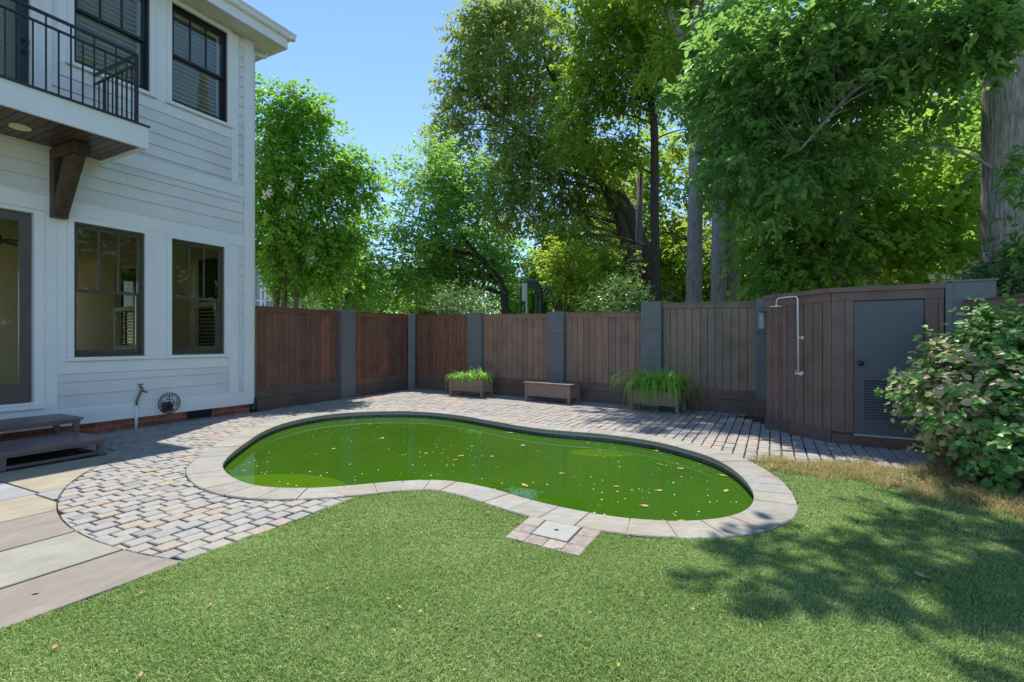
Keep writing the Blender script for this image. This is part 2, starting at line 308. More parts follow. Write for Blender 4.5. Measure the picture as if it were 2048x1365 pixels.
def normals(P):
    t = np.roll(P, -1, 0) - np.roll(P, 1, 0); t /= np.linalg.norm(t, axis=1)[:, None]; nn = np.c_[t[:, 1], -t[:, 0]]
    ar = (P[:, 0] * np.roll(P[:, 1], -1) - np.roll(P[:, 0], -1) * P[:, 1]).sum()
    return nn if ar > 0 else -nn
LN = normals(LOOP); CW = .315
OUT = LOOP + LN * CW; TIL = LOOP + LN * .025
def inside(P, poly):
    P = np.atleast_2d(P); x, y = P[:, 0], P[:, 1]; r = np.zeros(len(P), bool); j = len(poly) - 1
    for i in range(len(poly)):
        xi, yi = poly[i]; xj, yj = poly[j]
        c = ((yi > y) != (yj > y)) & (x < (xj - xi) * (y - yi) / (yj - yi + 1e-12) + xi); r ^= c; j = i
    return r
def sheet(name, outer, holes, z, m, kind='structure'):
    bm = bmesh.new()
    for lp in [outer] + holes:
        vs = [bm.verts.new((p[0], p[1], z)) for p in lp]
        for i in range(len(vs)): bm.edges.new((vs[i - 1], vs[i]))
    bmesh.ops.triangle_fill(bm, edges=bm.edges[:], use_beauty=True)
    for f in bm.faces:
        if f.normal.z < 0: f.normal_flip()
    me = bpy.data.meshes.new(name); bm.to_mesh(me); bm.free(); me.materials.append(MT[m]); o = link(name, me, (0, 0, 0)); o['kind'] = kind; return o

CIRC_C = np.array([-1.182, 6.407]); CIRC_R = 3.44; TURF_D = 5.56; STEP_D = 1.72
FL0 = np.array([-4.90, 9.50]); FK = np.array([-2.857, 14.286]); FR = np.array([4.60, 9.06])
SHA = np.array([3.938, 7.736]); SHB = np.array([4.239, 6.634]); SHC = np.array([5.235, 6.06])
DRAIN = np.array([[.141, 3.834], [-.052, 3.424], [.418, 3.121], [.644, 3.557]])
def turf_line(x): return 5.70 - .295 * (x - 2.62)       # far edge of the turf on the right

# ground
sheet('ground', [(-300, -60), (300, -60), (300, 500), (-300, 500)], [OUT[::2] - LN[::2] * .12], -.07, 'lawn_ground')

# ------------------------------------------------------------------ pool
wat = sheet('pool_water', TIL[::2], [], -.105, 'water'); tag(wat, kind='structure')
pool = thing('swimming_pool', (*LOOP.mean(0), -1.3), 'kidney shaped in-ground pool with a pale stone coping holding green water', 'pool')
mb = MB(); N = len(TIL); T = TIL[::2]; k = len(T)
mb.add([(p[0], p[1], .0) for p in T] + [(p[0], p[1], -.24) for p in T], [((i + 1) % k, i, k + i, k + (i + 1) % k) for i in range(k)]); mb.build('waterline_tile', 'pool_tile', pool, True)
mb = MB(); T2 = T - LN[::2] * .01
mb.add([(p[0], p[1], -.235) for p in T2] + [(p[0], p[1], -1.25) for p in T2], [((i + 1) % k, i, k + i, k + (i + 1) % k) for i in range(k)] + [tuple(range(k, 2 * k))]); mb.build('basin', 'pool_plaster', pool)
def ellipse(c, rx, ry, n=28): return [(c[0] + rx * math.cos(2 * math.pi * i / n), c[1] + ry * math.sin(2 * math.pi * i / n)) for i in range(n)]
c0 = G(490, 985, -.2); mb = MB(); el = [p for p in ellipse((c0[0] + .05, c0[1] - .1), 1.02, .88, 40)]
el = [tuple(np.array(p)) for p in el]; el = [p for p in el if inside(np.array([p]), TIL)[0]]; mb.prism(el, -.6, -.22); mb.build('entry_step', 'submerged_yellow', pool)
c1 = G(1212, 905, -.2); mb = MB(); mb.prism(ellipse((c1[0], c1[1] + .05), .50, .24), -.6, -.215); mb.build('submerged_ellipse', 'submerged_yellow', pool)  # flat yellow ellipse just under the water on the far side
cop = part('coping', pool, (*LOOP.mean(0), 0))
mb = MB(); q = OUT - LN * .012; qi = LOOP + LN * .012; k = N
mb.add([(p[0], p[1], -.06) for p in qi] + [(p[0], p[1], .001) for p in qi] + [(p[0], p[1], .001) for p in q] + [(p[0], p[1], -.06) for p in q],
       [(a * k + i, a * k + (i + 1) % k, b * k + (i + 1) % k, b * k + i) for a, b in ((1, 0), (2, 1), (3, 2)) for i in range(k)]); mb.build('mortar_bed', 'mortar', cop)
i = 0; cuts = []
while i < N: cuts.append(i); i += random.choice([5, 5, 6, 6])
if N - cuts[-1] < 4: cuts.pop()
for s, e in zip(cuts, cuts[1:] + [N]):
    idx = np.arange(s, e + 1) % N; mid = LOOP[idx]; nn = LN[idx]
    t0 = mid[1] - mid[0]; t0 = t0 / np.linalg.norm(t0) * .004; t1 = mid[-1] - mid[-2]; t1 = t1 / np.linalg.norm(t1) * .004
    fi = mid - nn * .012; fo = mid + nn * (CW + random.uniform(-.008, .008)); fi[0] += t0; fo[0] += t0; fi[-1] -= t1; fo[-1] -= t1
    zt = .012 + random.uniform(-.002, .002); kk = len(idx); b = .008
    rows = [(fi, -.025), (fi - nn * .004, zt - b), (fi + nn * b, zt), (fo - nn * b, zt), (fo, zt - b), (fo, -.05)]
    V = [(p[0], p[1], z) for r, z in rows for p in r]; F = [(r * kk + c, r * kk + c + 1, (r + 1) * kk + c + 1, (r + 1) * kk + c) for r in range(5) for c in range(kk - 1)]
    F += [(0, kk, 2 * kk, 3 * kk, 4 * kk, 5 * kk), tuple(r * kk + kk - 1 for r in range(5, -1, -1))]
    MB().add(V, F).build('coping_stone', 'coping_stone', cop)

# ------------------------------------------------------------------ paving
def clip(poly, p, nrm):                     # keep side where (q-p).nrm >= 0
    out = []; nP = len(poly)
    for i in range(nP):
        a, b = poly[i], poly[(i + 1) % nP]; da = (a - p) @ nrm; db = (b - p) @ nrm
        if da >= 0: out.append(a)
        if (da >= 0) != (db >= 0): out.append(a + (b - a) * da / (da - db))
    return out
def seg_side(p, a, b): return (b[0] - a[0]) * (p[1] - a[1]) - (b[1] - a[1]) * (p[0] - a[0])
LDIR = (FK - FL0) / np.linalg.norm(FK - FL0); BDIR = (FR - FK) / np.linalg.norm(FR - FK)
patio = sheet('patio', [W(-5.3, 1.66), W(-4.95, TURF_D + .02), W(-2.85, TURF_D - .02), *[tuple(OUT[i] - LN[i] * .1) for i in []], (-1.45, 4.55)], [], -.03, 'joint_sand')
# bedding of the patio: a ring round the pool
bpy.data.objects.remove(patio)
far = [W(-7.5, 0), W(.07, 0), tuple(FL0), tuple(FK), tuple(FR), (4.6, 8.9), tuple(SHA), tuple(SHB), tuple(SHC), (5.6, 5.85), (5.6, turf_line(5.6)), (2.55, turf_line(2.55)), (2.0, 3.6), W(-2.9, TURF_D), W(-5.6, TURF_D), W(-7.5, TURF_D)]
patio = sheet('patio', far, [OUT[::3] - LN[::3] * .1], -.028, 'joint_sand')
rows = []
PL, PW = .162, .132
for r in range(-2, 96):
    d0 = r * PW; off = (r % 2) * PL * .5 + random.uniform(-.012, .012)
    c = -5 + off
    while c < 6.2:
        ln = PL + random.uniform(-.02, .022); c1 = c + ln; g = .0072
        poly = [np.array(W(c + g, d0 + g)), np.array(W(c1 - g, d0 + g)), np.array(W(c1 - g, d0 + PW - g)), np.array(W(c + g, d0 + PW - g))]
        poly = [p + RNG.normal(0, .0025, 2) for p in poly]; ctr = sum(poly) / 4; a, d = AD(ctr); c = c1
        if d < -.5 or d > TURF_D + .1 and ctr[1] < 5: continue
        cc = np.linalg.norm(ctr - CIRC_C)
        if a < -2.98 and cc > CIRC_R + .1: continue
        if a < -2.98 and d < STEP_D and cc > CIRC_R: continue
        if ctr[1] < turf_line(ctr[0]) - .1 and ctr[0] > 1.5: continue
        # clip against house / fences / shed / circle / turf / coping
        if a < .3: poly = clip(poly, np.array(W(0, .03)), NN)
        else: poly = clip(poly, FL0, np.array([LDIR[1], -LDIR[0]]))
        if len(poly) > 2: poly = clip(poly, FK, np.array([BDIR[1], -BDIR[0]]))
        if len(poly) > 2 and ctr[0] > 3.4 and ctr[1] < 9.2:
            if seg_side(ctr, SHB, SHC) > 0 and ctr[0] > 4.1 and seg_side(ctr, SHA, SHB) > .0: continue
            if ctr[1] > 7.736 and ctr[0] > 4.0 + (ctr[1] - 7.736) * .8: continue
            if ctr[1] > 7.736: pass
            elif ctr[1] > 6.634:
                nn = np.array([SHB[1] - SHA[1], -(SHB[0] - SHA[0])]); poly = clip(poly, SHA, nn)
            else:
                nn = np.array([SHC[1] - SHB[1], -(SHC[0] - SHB[0])]); poly = clip(poly, SHB, nn) if ctr[0] > 4.2 else poly
        if len(poly) > 2 and a < -2.98 and cc > CIRC_R - .2:
            u = (ctr - CIRC_C) / cc; poly = clip(poly, CIRC_C + u * (CIRC_R - .006), -u)
        if len(poly) > 2 and d > TURF_D - .2 and ctr[1] < 5: poly = clip(poly, np.array(W(0, TURF_D)), -NN)
        if len(poly) > 2 and ctr[0] > 1.5 and ctr[1] < turf_line(ctr[0]) + .2: poly = clip(poly, np.array([2.62, 5.70]), np.array([.295, 1.]))
        if len(poly) < 3: continue
        dd = np.linalg.norm(OUT - ctr, axis=1); j = dd.argmin()
        if inside(ctr[None], OUT)[0] and dd[j] > .13: continue
        if dd[j] < .16: poly = clip(poly, OUT[j] + LN[j] * .006, LN[j])
        if len(poly) < 3: continue
        ar = abs(sum(poly[i][0] * poly[(i + 1) % len(poly)][1] - poly[(i + 1) % len(poly)][0] * poly[i][1] for i in range(len(poly)))) / 2
        if ar < .0012: continue
        cen = sum(poly) / len(poly)
        if cen[1] < .3 or abs(cen[0] / cen[1]) > 1.12: continue
        rows.append((ar / cen[1] ** 3, poly))
rows.sort(key=lambda t: -t[0])
rest = MB(); rtone = []
for i, (s, poly) in enumerate(rows):
    z = random.uniform(-.004, .004)
    if i < 300: MB().prism(poly, -.026, z, .006, .0015).build('paver', 'paver', patio)
    else:
        k0 = len(rest.v); rest.prism(poly, -.026, z, .006, .0015); rtone += [random.random()] * (len(rest.v) - k0)
print('pavers', len(rows)); o = rest.build('distant_pavers', 'paver_far', patio); o['kind'] = 'stuff'
# make the joined field vary paver by paver
me = o.data; at = me.attributes.new('tone', 'FLOAT', 'POINT'); at.data.foreach_set('value', np.array(rtone, np.float32))
n = MT['paver_far'].node_tree.nodes; L = MT['paver_far'].node_tree.links; b_ = n['Principled BSDF']; src = b_.inputs['Base Color'].links[0].from_socket
at_ = n.new('ShaderNodeAttribute'); at_.attribute_name = 'tone'; r4 = n.new('ShaderNodeValToRGB'); r4.color_ramp.interpolation = 'CONSTANT'; e = r4.color_ramp.elements
while len(e) < len(PAV): e.new(.5)
for i, hcol in enumerate(PAV): e[i].position = i / len(PAV); e[i].color = (*hcol, 1)
L.new(at_.outputs['Fac'], r4.inputs[0]); mx = n.new('ShaderNodeMix'); mx.data_type = 'RGBA'; mx.blend_type = 'MULTIPLY'; mx.inputs[0].default_value = 1; L.new(src, mx.inputs[6]); L.new(r4.outputs[0], mx.inputs[7]); L.new(mx.outputs[2], b_.inputs['Base Color'])

# flagstone path
path = sheet('flagstone_path', [W(-7.2, 1.70), W(-2.95, 1.70), *[tuple(CIRC_C + CIRC_R * np.array([math.cos(t), math.sin(t)])) for t in np.radians(np.linspace(176, 268, 24))], W(-3.6, TURF_D - .01), W(-7.2, TURF_D - .01)], [], -.022, 'joint_sand')
ROWD = [1.74, 2.985, 3.675, 4.365, 5.02, TURF_D - .005]
for i in range(5):
    da, db = ROWD[i], ROWD[i + 1]
    segs = {0: [(-6.9, -4.07), (-4.05, -2.6)], 1: [(-6.9, -4.10), (-4.085, -2.6)], 2: [(-6.9, -2.6)], 3: [(-6.9, -2.6)], 4: [(-6.9, -2.6)]}[i]
    for a0, a1 in segs:
        g = .011; rt = []; lf = [np.array(W(a0, db - g)), np.array(W(a0, da + g))]
        for d in np.linspace(da + g, db - g, 24):
            # right edge where the row meets the paver circle
            p0 = np.array(W(0, d)) - CIRC_C; bq = p0 @ D1; cq = p0 @ p0 - (CIRC_R + .004) ** 2; disc = bq * bq - cq
            lim = a1 if disc < 0 else (-bq - math.sqrt(disc)); lim = min(lim, a1 if a1 > -3 else a1)
            if a1 > -3 and disc < 0: lim = -3.4
            if lim > a0 + .03: rt.append((d, lim))
        if len(rt) < 2: continue
        poly = [np.array(W(a0, rt[-1][0])), np.array(W(a0, rt[0][0]))] + [np.array(W(l_, d_)) for d_, l_ in rt]
        MB().prism(poly, -.02, .004 + random.uniform(-.002, .003), .004).build('flagstone', ['flag_tan' if a1 > -4 else 'flag_slate', 'flag_tan' if a1 < -4 else 'flag_slate', 'flag_slate', 'flag_brown', 'flag_olive', 'flag_olive'][i + (i > 1)] if i != 4 else 'flag_brown', path)
# bed of soil beneath the steps
sheet('soil_bed', [W(-7.2, .02), W(-3.02, .02), W(-3.02, 1.70), W(-7.2, 1.70)], [], -.012, 'soil')

# valve box set into the coping
vb = thing('valve_box', (.29, 3.45, -.03), 'square stone-bordered access box with a pale concrete lid set in the turf', 'valve box')
A, B, C_, D_ = [np.array(p) for p in DRAIN]
def bl(u, v): return (A * (1 - u) + D_ * u) * (1 - v) + (B * (1 - u) + C_ * u) * v
def cellpoly(u0, u1, v0, v1, g=.004): return [bl(u0 + g, v0 + g), bl(u1 - g, v0 + g), bl(u1 - g, v1 - g), bl(u0 + g, v1 - g)]
MB().prism(cellpoly(0, 1, 0, 1, 0), -.06, .004).build('mortar_bed', 'mortar', vb)
for c in [(0, .24, .02, .38), (0, .24, .38, .70), (0, .27, .70, 1), (.27, .52, .70, 1), (.52, .76, .70, 1), (.76, 1, .70, 1), (.76, 1, .36, .70), (.76, 1, .02, .36)]:
    MB().prism(cellpoly(*c), -.02, .010 + random.uniform(-.002, .002), .004, .001).build('border_stone', 'rough_stone' if random.random() < .35 else 'border_tan', vb)
MB().prism(cellpoly(.24, .76, .05, .70, .002), -.02, .0055).build('lid_gap', 'black_plastic', vb)
lid = MB().prism(cellpoly(.26, .74, .075, .675, .0), -.02, .013, .004).build('lid', 'lid', vb)
cc = bl(.5, .37); MB().prism(ellipse(cc, .017, .017, 14), .0, .0145).build('lid_hole', 'black_plastic', lid)

# ------------------------------------------------------------------ house
house = thing('house', W(-3.5, -4, 0), 'two-storey white sided house with dark framed windows, a balcony and brick footing', 'house')
AE = .07; AW = -8.5; TH = .16
OPEN = [(-3.98, -3.09, .53, 3.05), (-2.66, -1.76, 1.12, 3.035), (-1.37, -.475, 1.12, 3.035), (-2.66, -1.69, 5.27, 6.91), (-1.368, -.42, 5.27, 6.91), (-4.0, -3.125, 4.28, 6.6)]
wall = part('wall', house, W(-4, -.1, .18))
def wallgrid(mbq, boxf, u0, u1, z0, z1, opens):
    us = sorted({u0, u1, *[o[0] for o in opens], *[o[1] for o in opens]}); zs = sorted({z0, z1, *[o[2] for o in opens], *[o[3] for o in opens]})
    for i in range(len(us) - 1):
        run = None
        for j in range(len(zs) - 1):
            um, zm = (us[i] + us[i + 1]) / 2, (zs[j] + zs[j + 1]) / 2; op = any(o[0] < um < o[1] and o[2] < zm < o[3] for o in opens)
            if not op: run = (run[0], zs[j + 1]) if run else (zs[j], zs[j + 1])
            if (op or j == len(zs) - 2) and run: boxf(us[i], us[i + 1], run[0], run[1]); run = None
mb = MB(); wallgrid(mb, lambda a, b, c, d: mb.fbox(a, b, -TH, 0, c, d), AW, AE, .18, 7.02, OPEN); mb.build('sheathing', 'house_paint', wall)
mb = MB(); EO = [(-1.62, -.72, 1.15, 3.05), (-4.6, -3.6, 1.15, 3.05)]
wallgrid(mb, lambda a, b, c, d: mb.fbox(AE - TH, AE, a, b, c, d), -8, -TH, .0, 7.02, EO); mb.build('end_wall', 'house_paint', wall)
mb = MB(); BO = [(-8.0, -5.4, .55, 3.1), (-5.2, -2.4, .55, 3.1), (-1.9, -.3, .55, 3.1)]  # unseen rear openings, made wide to let daylight into the room
wallgrid(mb, lambda a, b, c, d: mb.fbox(a, b, -8, -8 + TH, c, d), AW, AE - TH, 0, 7.02, BO); mb.build('rear_wall', 'house_paint', wall)
MB().fbox(AW, AW + TH, -8 + TH, -TH, 0, 7.02).build('west_wall', 'house_paint', wall)
# siding laps
def lap(a0, a1, z0, z1):
    x = a1
    while x > a0 + .001:
        y = a0 if x - a0 < 2.6 else x - random.uniform(1.1, 2.4); t = random.uniform(-.001, .001); x0, x1 = y + (.0012 if y > a0 else 0), x
        lo = [W(x0, .003, z0), W(x0, .025 + t, z0), W(x1, .025 + t, z0), W(x1, .003, z0)]; hi = [W(x0, .003, z1 - .004), W(x0, .0075, z1 - .004), W(x1, .0075, z1 - .004), W(x1, .003, z1 - .004)]
        MB().hexa(lo, hi).build('siding_board', 'house_paint', wall); x = y
LT = -2.84
for z0, z1 in [(.42, .592), (.592, .776), (.776, .888)]: lap(LT, -.405, z0, z1)
for z0, z1 in [(3.345, 3.54), (3.54, 3.726), (3.726, 3.91), (3.91, 4.02)]: lap(AW, -.115, z0, z1)
for z0, z1 in [(4.294, 4.477), (4.477, 4.665), (4.665, 4.85), (4.85, 5.03)]: lap(-2.9, -.352, z0, z1)
z = .445
while z < 3.02: lap(-.218, -.112, z, z + .1775); z += .1775
z = 4.25
while z < 6.85: lap(-.218, -.112, z, z + .1815); z += .1815
# trim
def trim(a0, a1, z0, z1, t=.024, m='trim_paint', nm='trim_board', d0=.0): return MB().fbox(a0, a1, d0, t, z0, z1).build(nm, m, house)
trim(AW, AE, .18, .418, .03, nm='skirt_board'); trim(-.108, AE, .4185, 7.0, .036, nm='corner_board'); trim(AW, AE, .168, .1795, .034, nm='drip_edge')
MB().fbox(AE, AE + .02, -.12, .028, .18, 7.0).build('corner_board', 'trim_paint', house)
trim(-.40, -.222, .42, 3.10, .036); trim(-.35, -.222, 4.255, 6.96, .036)
trim(AW, -.112, 3.108, 3.32, .022, nm='frieze_board'); trim(AW, -.112, 3.3225, 3.343, .04, nm='drip_cap')
trim(AW, -.112, 4.022, 4.24, .026, nm='belt_board'); trim(AW, -.112, 4.2425, 4.252, .036, nm='drip_cap')
trim(-2.84, -.352, 5.033, 5.19, .022); trim(-2.84, -.405, .891, 1.055, .020)
trim(-3.0, -2.842, .42, 3.105, .0215); trim(-3.06, -2.902, 4.255, 6.98, .0215)
def winbox(w0, w1, z0, z1, m, gl, three=True, meet=.5, shut=False):
    wn = part('window', house, W((w0 + w1) / 2, 0, z0)); fr = .028; dq = -.055
    for (a, b, c, d) in [(w0, w0 + fr, z0, z1), (w1 - fr, w1, z0, z1), (w0 + fr, w1 - fr, z1 - fr, z1), (w0 + fr, w1 - fr, z0, z0 + .03)]:
        MB().fbox(a, b, -.12, -.004, c, d).build('jamb', m, wn)
    zm = z0 + (z1 - z0) * meet; s = .042
    for nm, (c, d, off) in dict(upper_sash=(zm - .02, z1 - fr, -.045), lower_sash=(z0 + .03, zm + .02, -.085)).items():
        a0, a1 = w0 + fr, w1 - fr; mb = MB(); lw = s * (1.7 if nm[0] == 'l' else 1)
        for (p, q, r, t) in [(a0, a0 + s, c, d), (a1 - s, a1, c, d), (a0 + s, a1 - s, d - s, d), (a0 + s, a1 - s, c, c + lw)]: mb.fbox(p, q, off - .035, off, r, t)
        if nm[0] == 'u' and three:
            for k in (1, 2): x = a0 + s + (a1 - a0 - 2 * s) * k / 3; mb.fbox(x - .011, x + .011, off - .03, off - .006, c + s, d - s)
        sh = mb.build(nm, m, wn)
        MB().fbox(a0 + s, a1 - s, off - .022, off - .018, c + lw, d - s).build('pane', gl, sh)
    if shut:
        a0, a1 = w0 + .05, w1 - .05; mb = MB()
        for (p, q, r, t) in [(a0, a0 + .05, z0 + .03, z1 - .03), (a1 - .05, a1, z0 + .03, z1 - .03), (a0 + .05, a1 - .05, z1 - .11, z1 - .03), (a0 + .05, a1 - .05, z0 + .03, z0 + .12)]: mb.fbox(p, q, -.17, -.145, r, t)
        z = z0 + .16
        while z < z1 - .13:
            p0 = np.array(W((a0 + a1) / 2, -.155, z)); dv = NX3 * .8 - ZX3 * .6; mb.obox(p0, AX3, dv, np.cross(AX3, dv), a1 - a0 - .1, .062, .008); z += .075
        mb.build('shutter', 'shutter_white', wn)
        MB().fbox(w0 - .02, w1 + .02, -.42, -.40, z0 - .02, z1 + .02).build('room_backing', 'interior_wall', wn)
    return wn
for w0, w1, z0, z1, m, gl, sh in [(-2.66, -1.76, 1.12, 3.035, 'sash_olive', 'glass_bronze', 0), (-1.37, -.475, 1.12, 3.035, 'sash_olive', 'glass_bronze', 0), (-2.66, -1.69, 5.27, 6.91, 'sash_black', 'glass_upper', 1), (-1.368, -.42, 5.27, 6.91, 'sash_black', 'glass_upper', 1)]:
    wn = winbox(w0, w1, z0, z1, m, gl, shut=sh); tw = .075
    for (a, b, c, d, t) in [(w0 - tw, w0, z0, z1 + tw - .005, .034), (w1, w1 + tw, z0, z1 + tw - .005, .034), (w0, w1, z1, z1 + tw - .005, .034), (w0 - tw - .03, w1 + tw + .03, z0 - .052, z0 - .002, .06)]:
        MB().fbox(a, b, .0, t, c, d).build('casing' if t < .05 else 'sill', 'trim_paint', wn)
    if gl == 'glass_bronze':
        for fx in (.2, .8):
            x = w0 + (w1 - w0) * fx; MB().fbox(x - .035, x + .035, -.12, -.08, (z0 + z1) / 2 + .021, (z0 + z1) / 2 + .04).build('sash_lock', 'white_pipe', wn)
# wide trim panels beside the windows
trim(-2.84, -2.738, 1.06, 3.106, .0205); trim(-1.682, -1.448, 1.06, 3.106, .0205)
trim(-1.612, -1.446, 5.195, 6.985, .0205); trim(-2.84, -2.738, 5.195, 6.985, .0205)
# lower door
dr = part('door', house, W(-3.5, 0, .53))
mb = MB(); a0, a1, z0, z1 = -3.97, -3.10, .545, 3.04; s = .115
for (p, q, r, t) in [(a0, a0 + s, z0, z1), (a1 - s, a1, z0, z1), (a0 + s, a1 - s, z1 - s, z1), (a0 + s, a1 - s, z0, z0 + .25)]: mb.fbox(p, q, -.085, -.04, r, t)
lf = mb.build('leaf', 'door_brown', dr); MB().fbox(a0 + s, a1 - s, -.065, -.06, z0 + .25, z1 - s).build('pane', 'glass_bronze', lf)
for (a, b, c, d, t) in [(-3.09, -2.985, .5, 3.10, .034), (-4.1, -3.99, .5, 3.10, .034), (-3.99, -3.09, 3.052, 3.10, .034), (-4.1, -2.985, .45, .498, .07)]: MB().fbox(a, b, .0, t, c, d).build('casing' if t < .05 else 'threshold', 'trim_paint', dr)
# upper door
ud = part('door', house, W(-3.5, 0, 4.28)); mb = MB(); a0, a1, z0, z1 = -3.99, -3.13, 4.29, 6.59; s = .115
for (p, q, r, t) in [(a0, a0 + s, z0, z1), (a1 - s, a1, z0, z1), (a0 + s, a1 - s, z1 - s, z1), (a0 + s, a1 - s, z0, z0 + .25)]: mb.fbox(p, q, -.07, -.025, r, t)
lf = mb.build('leaf', 'sash_black', ud); MB().fbox(a0 + s, a1 - s, -.05, -.045, z0 + .25, z1 - s).build('pane', 'glass_upper', lf)
mb = MB()
for k in range(26):
    p0 = np.array(W(-3.6, -.12, 4.6 + k * .075)); dv = NX3 * .8 - ZX3 * .6; mb.obox(p0, AX3, dv, np.cross(AX3, dv), .5, .062, .008)
mb.build('shutter', 'shutter_white', ud); MB().fbox(-4.05, -3.05, -.42, -.40, 4.25, 6.65).build('room_backing', 'interior_wall', ud)
for zz in (5.18, 5.32):
    k_ = MB(); k_.fbox(-3.215, -3.155, -.024, -.014, zz - .045, zz + .045); k_.ball(W(-3.185, .015, zz), .026); k_.build('door_hardware', 'iron', ud)
for (a, b, c, d, t) in [(-3.124, -3.06, 4.255, 6.66, .034), (-4.07, -4.0, 4.255, 6.66, .034), (-4.0, -3.124, 6.6, 6.66, .034)]: MB().fbox(a, b, .0, t, c, d).build('casing', 'trim_paint', ud)
# interior
room = part('room', house, W(-3, -3, .5))
MB().fbox(AW + TH, AE - TH - .002, -7.83, -TH - .002, .42, .5).build('floor', 'interior_floor', room)
MB().fbox(AW + TH, AE - TH - .002, -7.83, -TH - .45, 3.25, 3.33).build('ceiling', 'interior_ceiling', room)
MB().fbox(AW + TH, AE - TH - .002, -TH - .45, -TH - .002, 3.25, 3.33).build('ceiling', 'interior_ceiling', room)
mb = MB(); wallgrid(mb, lambda a, b, c, d: mb.fbox(AE - TH - .02, AE - TH - .003, a, b, c, d), -7.8, -TH - .01, .5, 3.25, EO); mb.build('end_lining', 'interior_wall', room)
mb = MB(); mb.fbox(-2.15, -2.0, -7.8, -1.95, .5, 3.25); mb.build('partition', 'interior_wall', room)
fan = part('ceiling_fan', room, W(-3.3, -1.6, 2.8)); ctr = W(-3.1, -1.3, 2.83)
mb = MB(); mb.tube([W(-3.1, -1.3, 3.25), W(-3.1, -1.3, 2.83)], .015, 8); mb.disc(ctr, (0, 0, 1), .1, .12); mb.build('motor', 'fan_black', fan)
for k in range(5):
    t = 2 * math.pi * k / 5 + .5; u = np.array([math.cos(t), math.sin(t), 0]); MB().obox(np.array(ctr) + u * .42, u, np.cross(u, ZX3), ZX3, .62, .13, .012).build('blade', 'fan_black', fan)
for (w0, w1, z0, z1) in EO:
    ew = part('window', house, W(AE, (w0 + w1) / 2, z0)); mb = MB()
    for (p, q, r, t) in [(w0, w0 + .06, z0, z1), (w1 - .06, w1, z0, z1), (w0, w1, z1 - .06, z1), (w0, w1, z0, z0 + .06), (w0, w1, (z0 + z1) / 2 - .03, (z0 + z1) / 2 + .03)]: mb.fbox(AE - .11, AE - .06, p, q, r, t)
    mb.build('frame', 'shutter_white', ew); MB().fbox(AE - .09, AE - .085, w0, w1, z0, z1).build('pane', 'glass_clear', ew)
    mb = MB(); zm = (z0 + z1) / 2
    for (p, q, r, t) in [(w0 + .02, w0 + .09, z0, zm), (w1 - .09, w1 - .02, z0, zm), (w0, w1, zm - .08, zm), (w0, w1, z0, z0 + .1)]: mb.fbox(AE - TH - .05, AE - TH - .025, p, q, r, t)
    z = z0 + .14
    while z < zm - .1: mb.fbox(AE - TH - .07, AE - TH - .015, w0 + .09, w1 - .09, z, z + .009); z += .07
    mb.build('shutter', 'shutter_white', ew)
# foundation
fd = part('foundation', house, W(-3, 0, 0)); mb = MB()
mb.fbox(AW, -1.105, -.16, -.028, -.06, .167); mb.fbox(-.688, AE - .03, -.16, -.028, -.06, .167); mb.fbox(-1.105, -.688, -.16, -.06, -.06, .167); mb.build('mortar_core', 'mortar', fd)
BRL = .202
for r in range(2):
    z0 = .008 + r * .079; x = AE - .035 - (0 if r else .1)
    if not r: MB().fbox(x + .004, AE - .035, -.05, -.016, z0, z0 + .068).build('brick', 'brick', fd)
    while x > -4.2:
        x0 = x - BRL; a0, a1 = x0 + .010, x
        for (u, v) in ([(a0, a1)] if a1 < -1.11 or a0 > -.684 else [(a0, min(a1, -1.112)), (max(a0, -.68), a1)]):
            if v - u > .03: MB().fbox(u, v, -.05, -.016 + random.uniform(-.002, .002), z0, z0 + .068).build('brick', 'brick', fd)
        x = x0
vt = part('crawl_vent', house, W(-.9, -.02, .02)); MB().fbox(-1.10, -.692, -.055, -.045, .02, .16).build('backing', 'black_plastic', vt)
for k in range(13):
    x = -1.09 + k * .0325; MB().fbox(x, x + .016, -.044, -.014, .02, .162).build('slat', 'iron', vt)
# balcony
bal = part('balcony', house, W(-4, .6, 3.94)); BD, BE, BW = 1.25, -2.35, -6.2
MB().fbox(BW, BE - .002, .03, BD - .045, 4.03, 4.22).build('deck', 'trim_paint', bal)
MB().fbox(BW, BE, BD - .04, BD, 3.945, 4.235).build('fascia', 'trim_paint', bal); MB().fbox(BE - .045, BE - .0025, .03, BD - .042, 3.945, 4.028).build('fascia', 'trim_paint', bal); MB().fbox(BE + .001, BE + .028, .03, BD, 3.945, 4.235).build('fascia', 'trim_paint', bal)
MB().fbox(BW, BE + .04, .03, BD + .03, 4.2375, 4.255).build('flashing', 'iron', bal)
MB().fbox(BW, BE - .048, .03, .11, 3.955, 4.027).build('soffit_trim', 'soffit_paint', bal)
x = BE - .05
while x > BW + .2: MB().fbox(x - .098, x - .006, .112, BD - .043, 3.962 + random.uniform(0, .001), 4.02).build('soffit_plank', 'soffit_wood', bal); x -= .1
MB().fbox(BW, BE - .05, .112, BD - .043, 4.021, 4.0295).build('soffit_backing', 'black_plastic', bal)
lx = W(-3.42, .62, 3.955); MB().disc(lx, (0, 0, 1), .10, .022, 24).build('recessed_light', 'lamp_warm', bal)
RD, RE = 1.17, -2.43
rail = part('railing', bal, W(-4, 1.1, 4.25))
for z, h in ((5.19, .02), (5.06, .016), (4.285, .016)):
    MB().fbox(BW, RE + .018, RD - h, RD + h, z - h / 1.5, z + h / 1.5).build('rail', 'iron', rail); MB().fbox(RE - h, RE + h, .04, RD - h - .001, z - h / 1.5, z + h / 1.5).build('rail', 'iron', rail)
MB().fbox(RE - .019, RE + .019, RD - .019, RD + .019, 4.256, 5.176).build('post', 'iron', rail)
x = RE - .115; k = 0
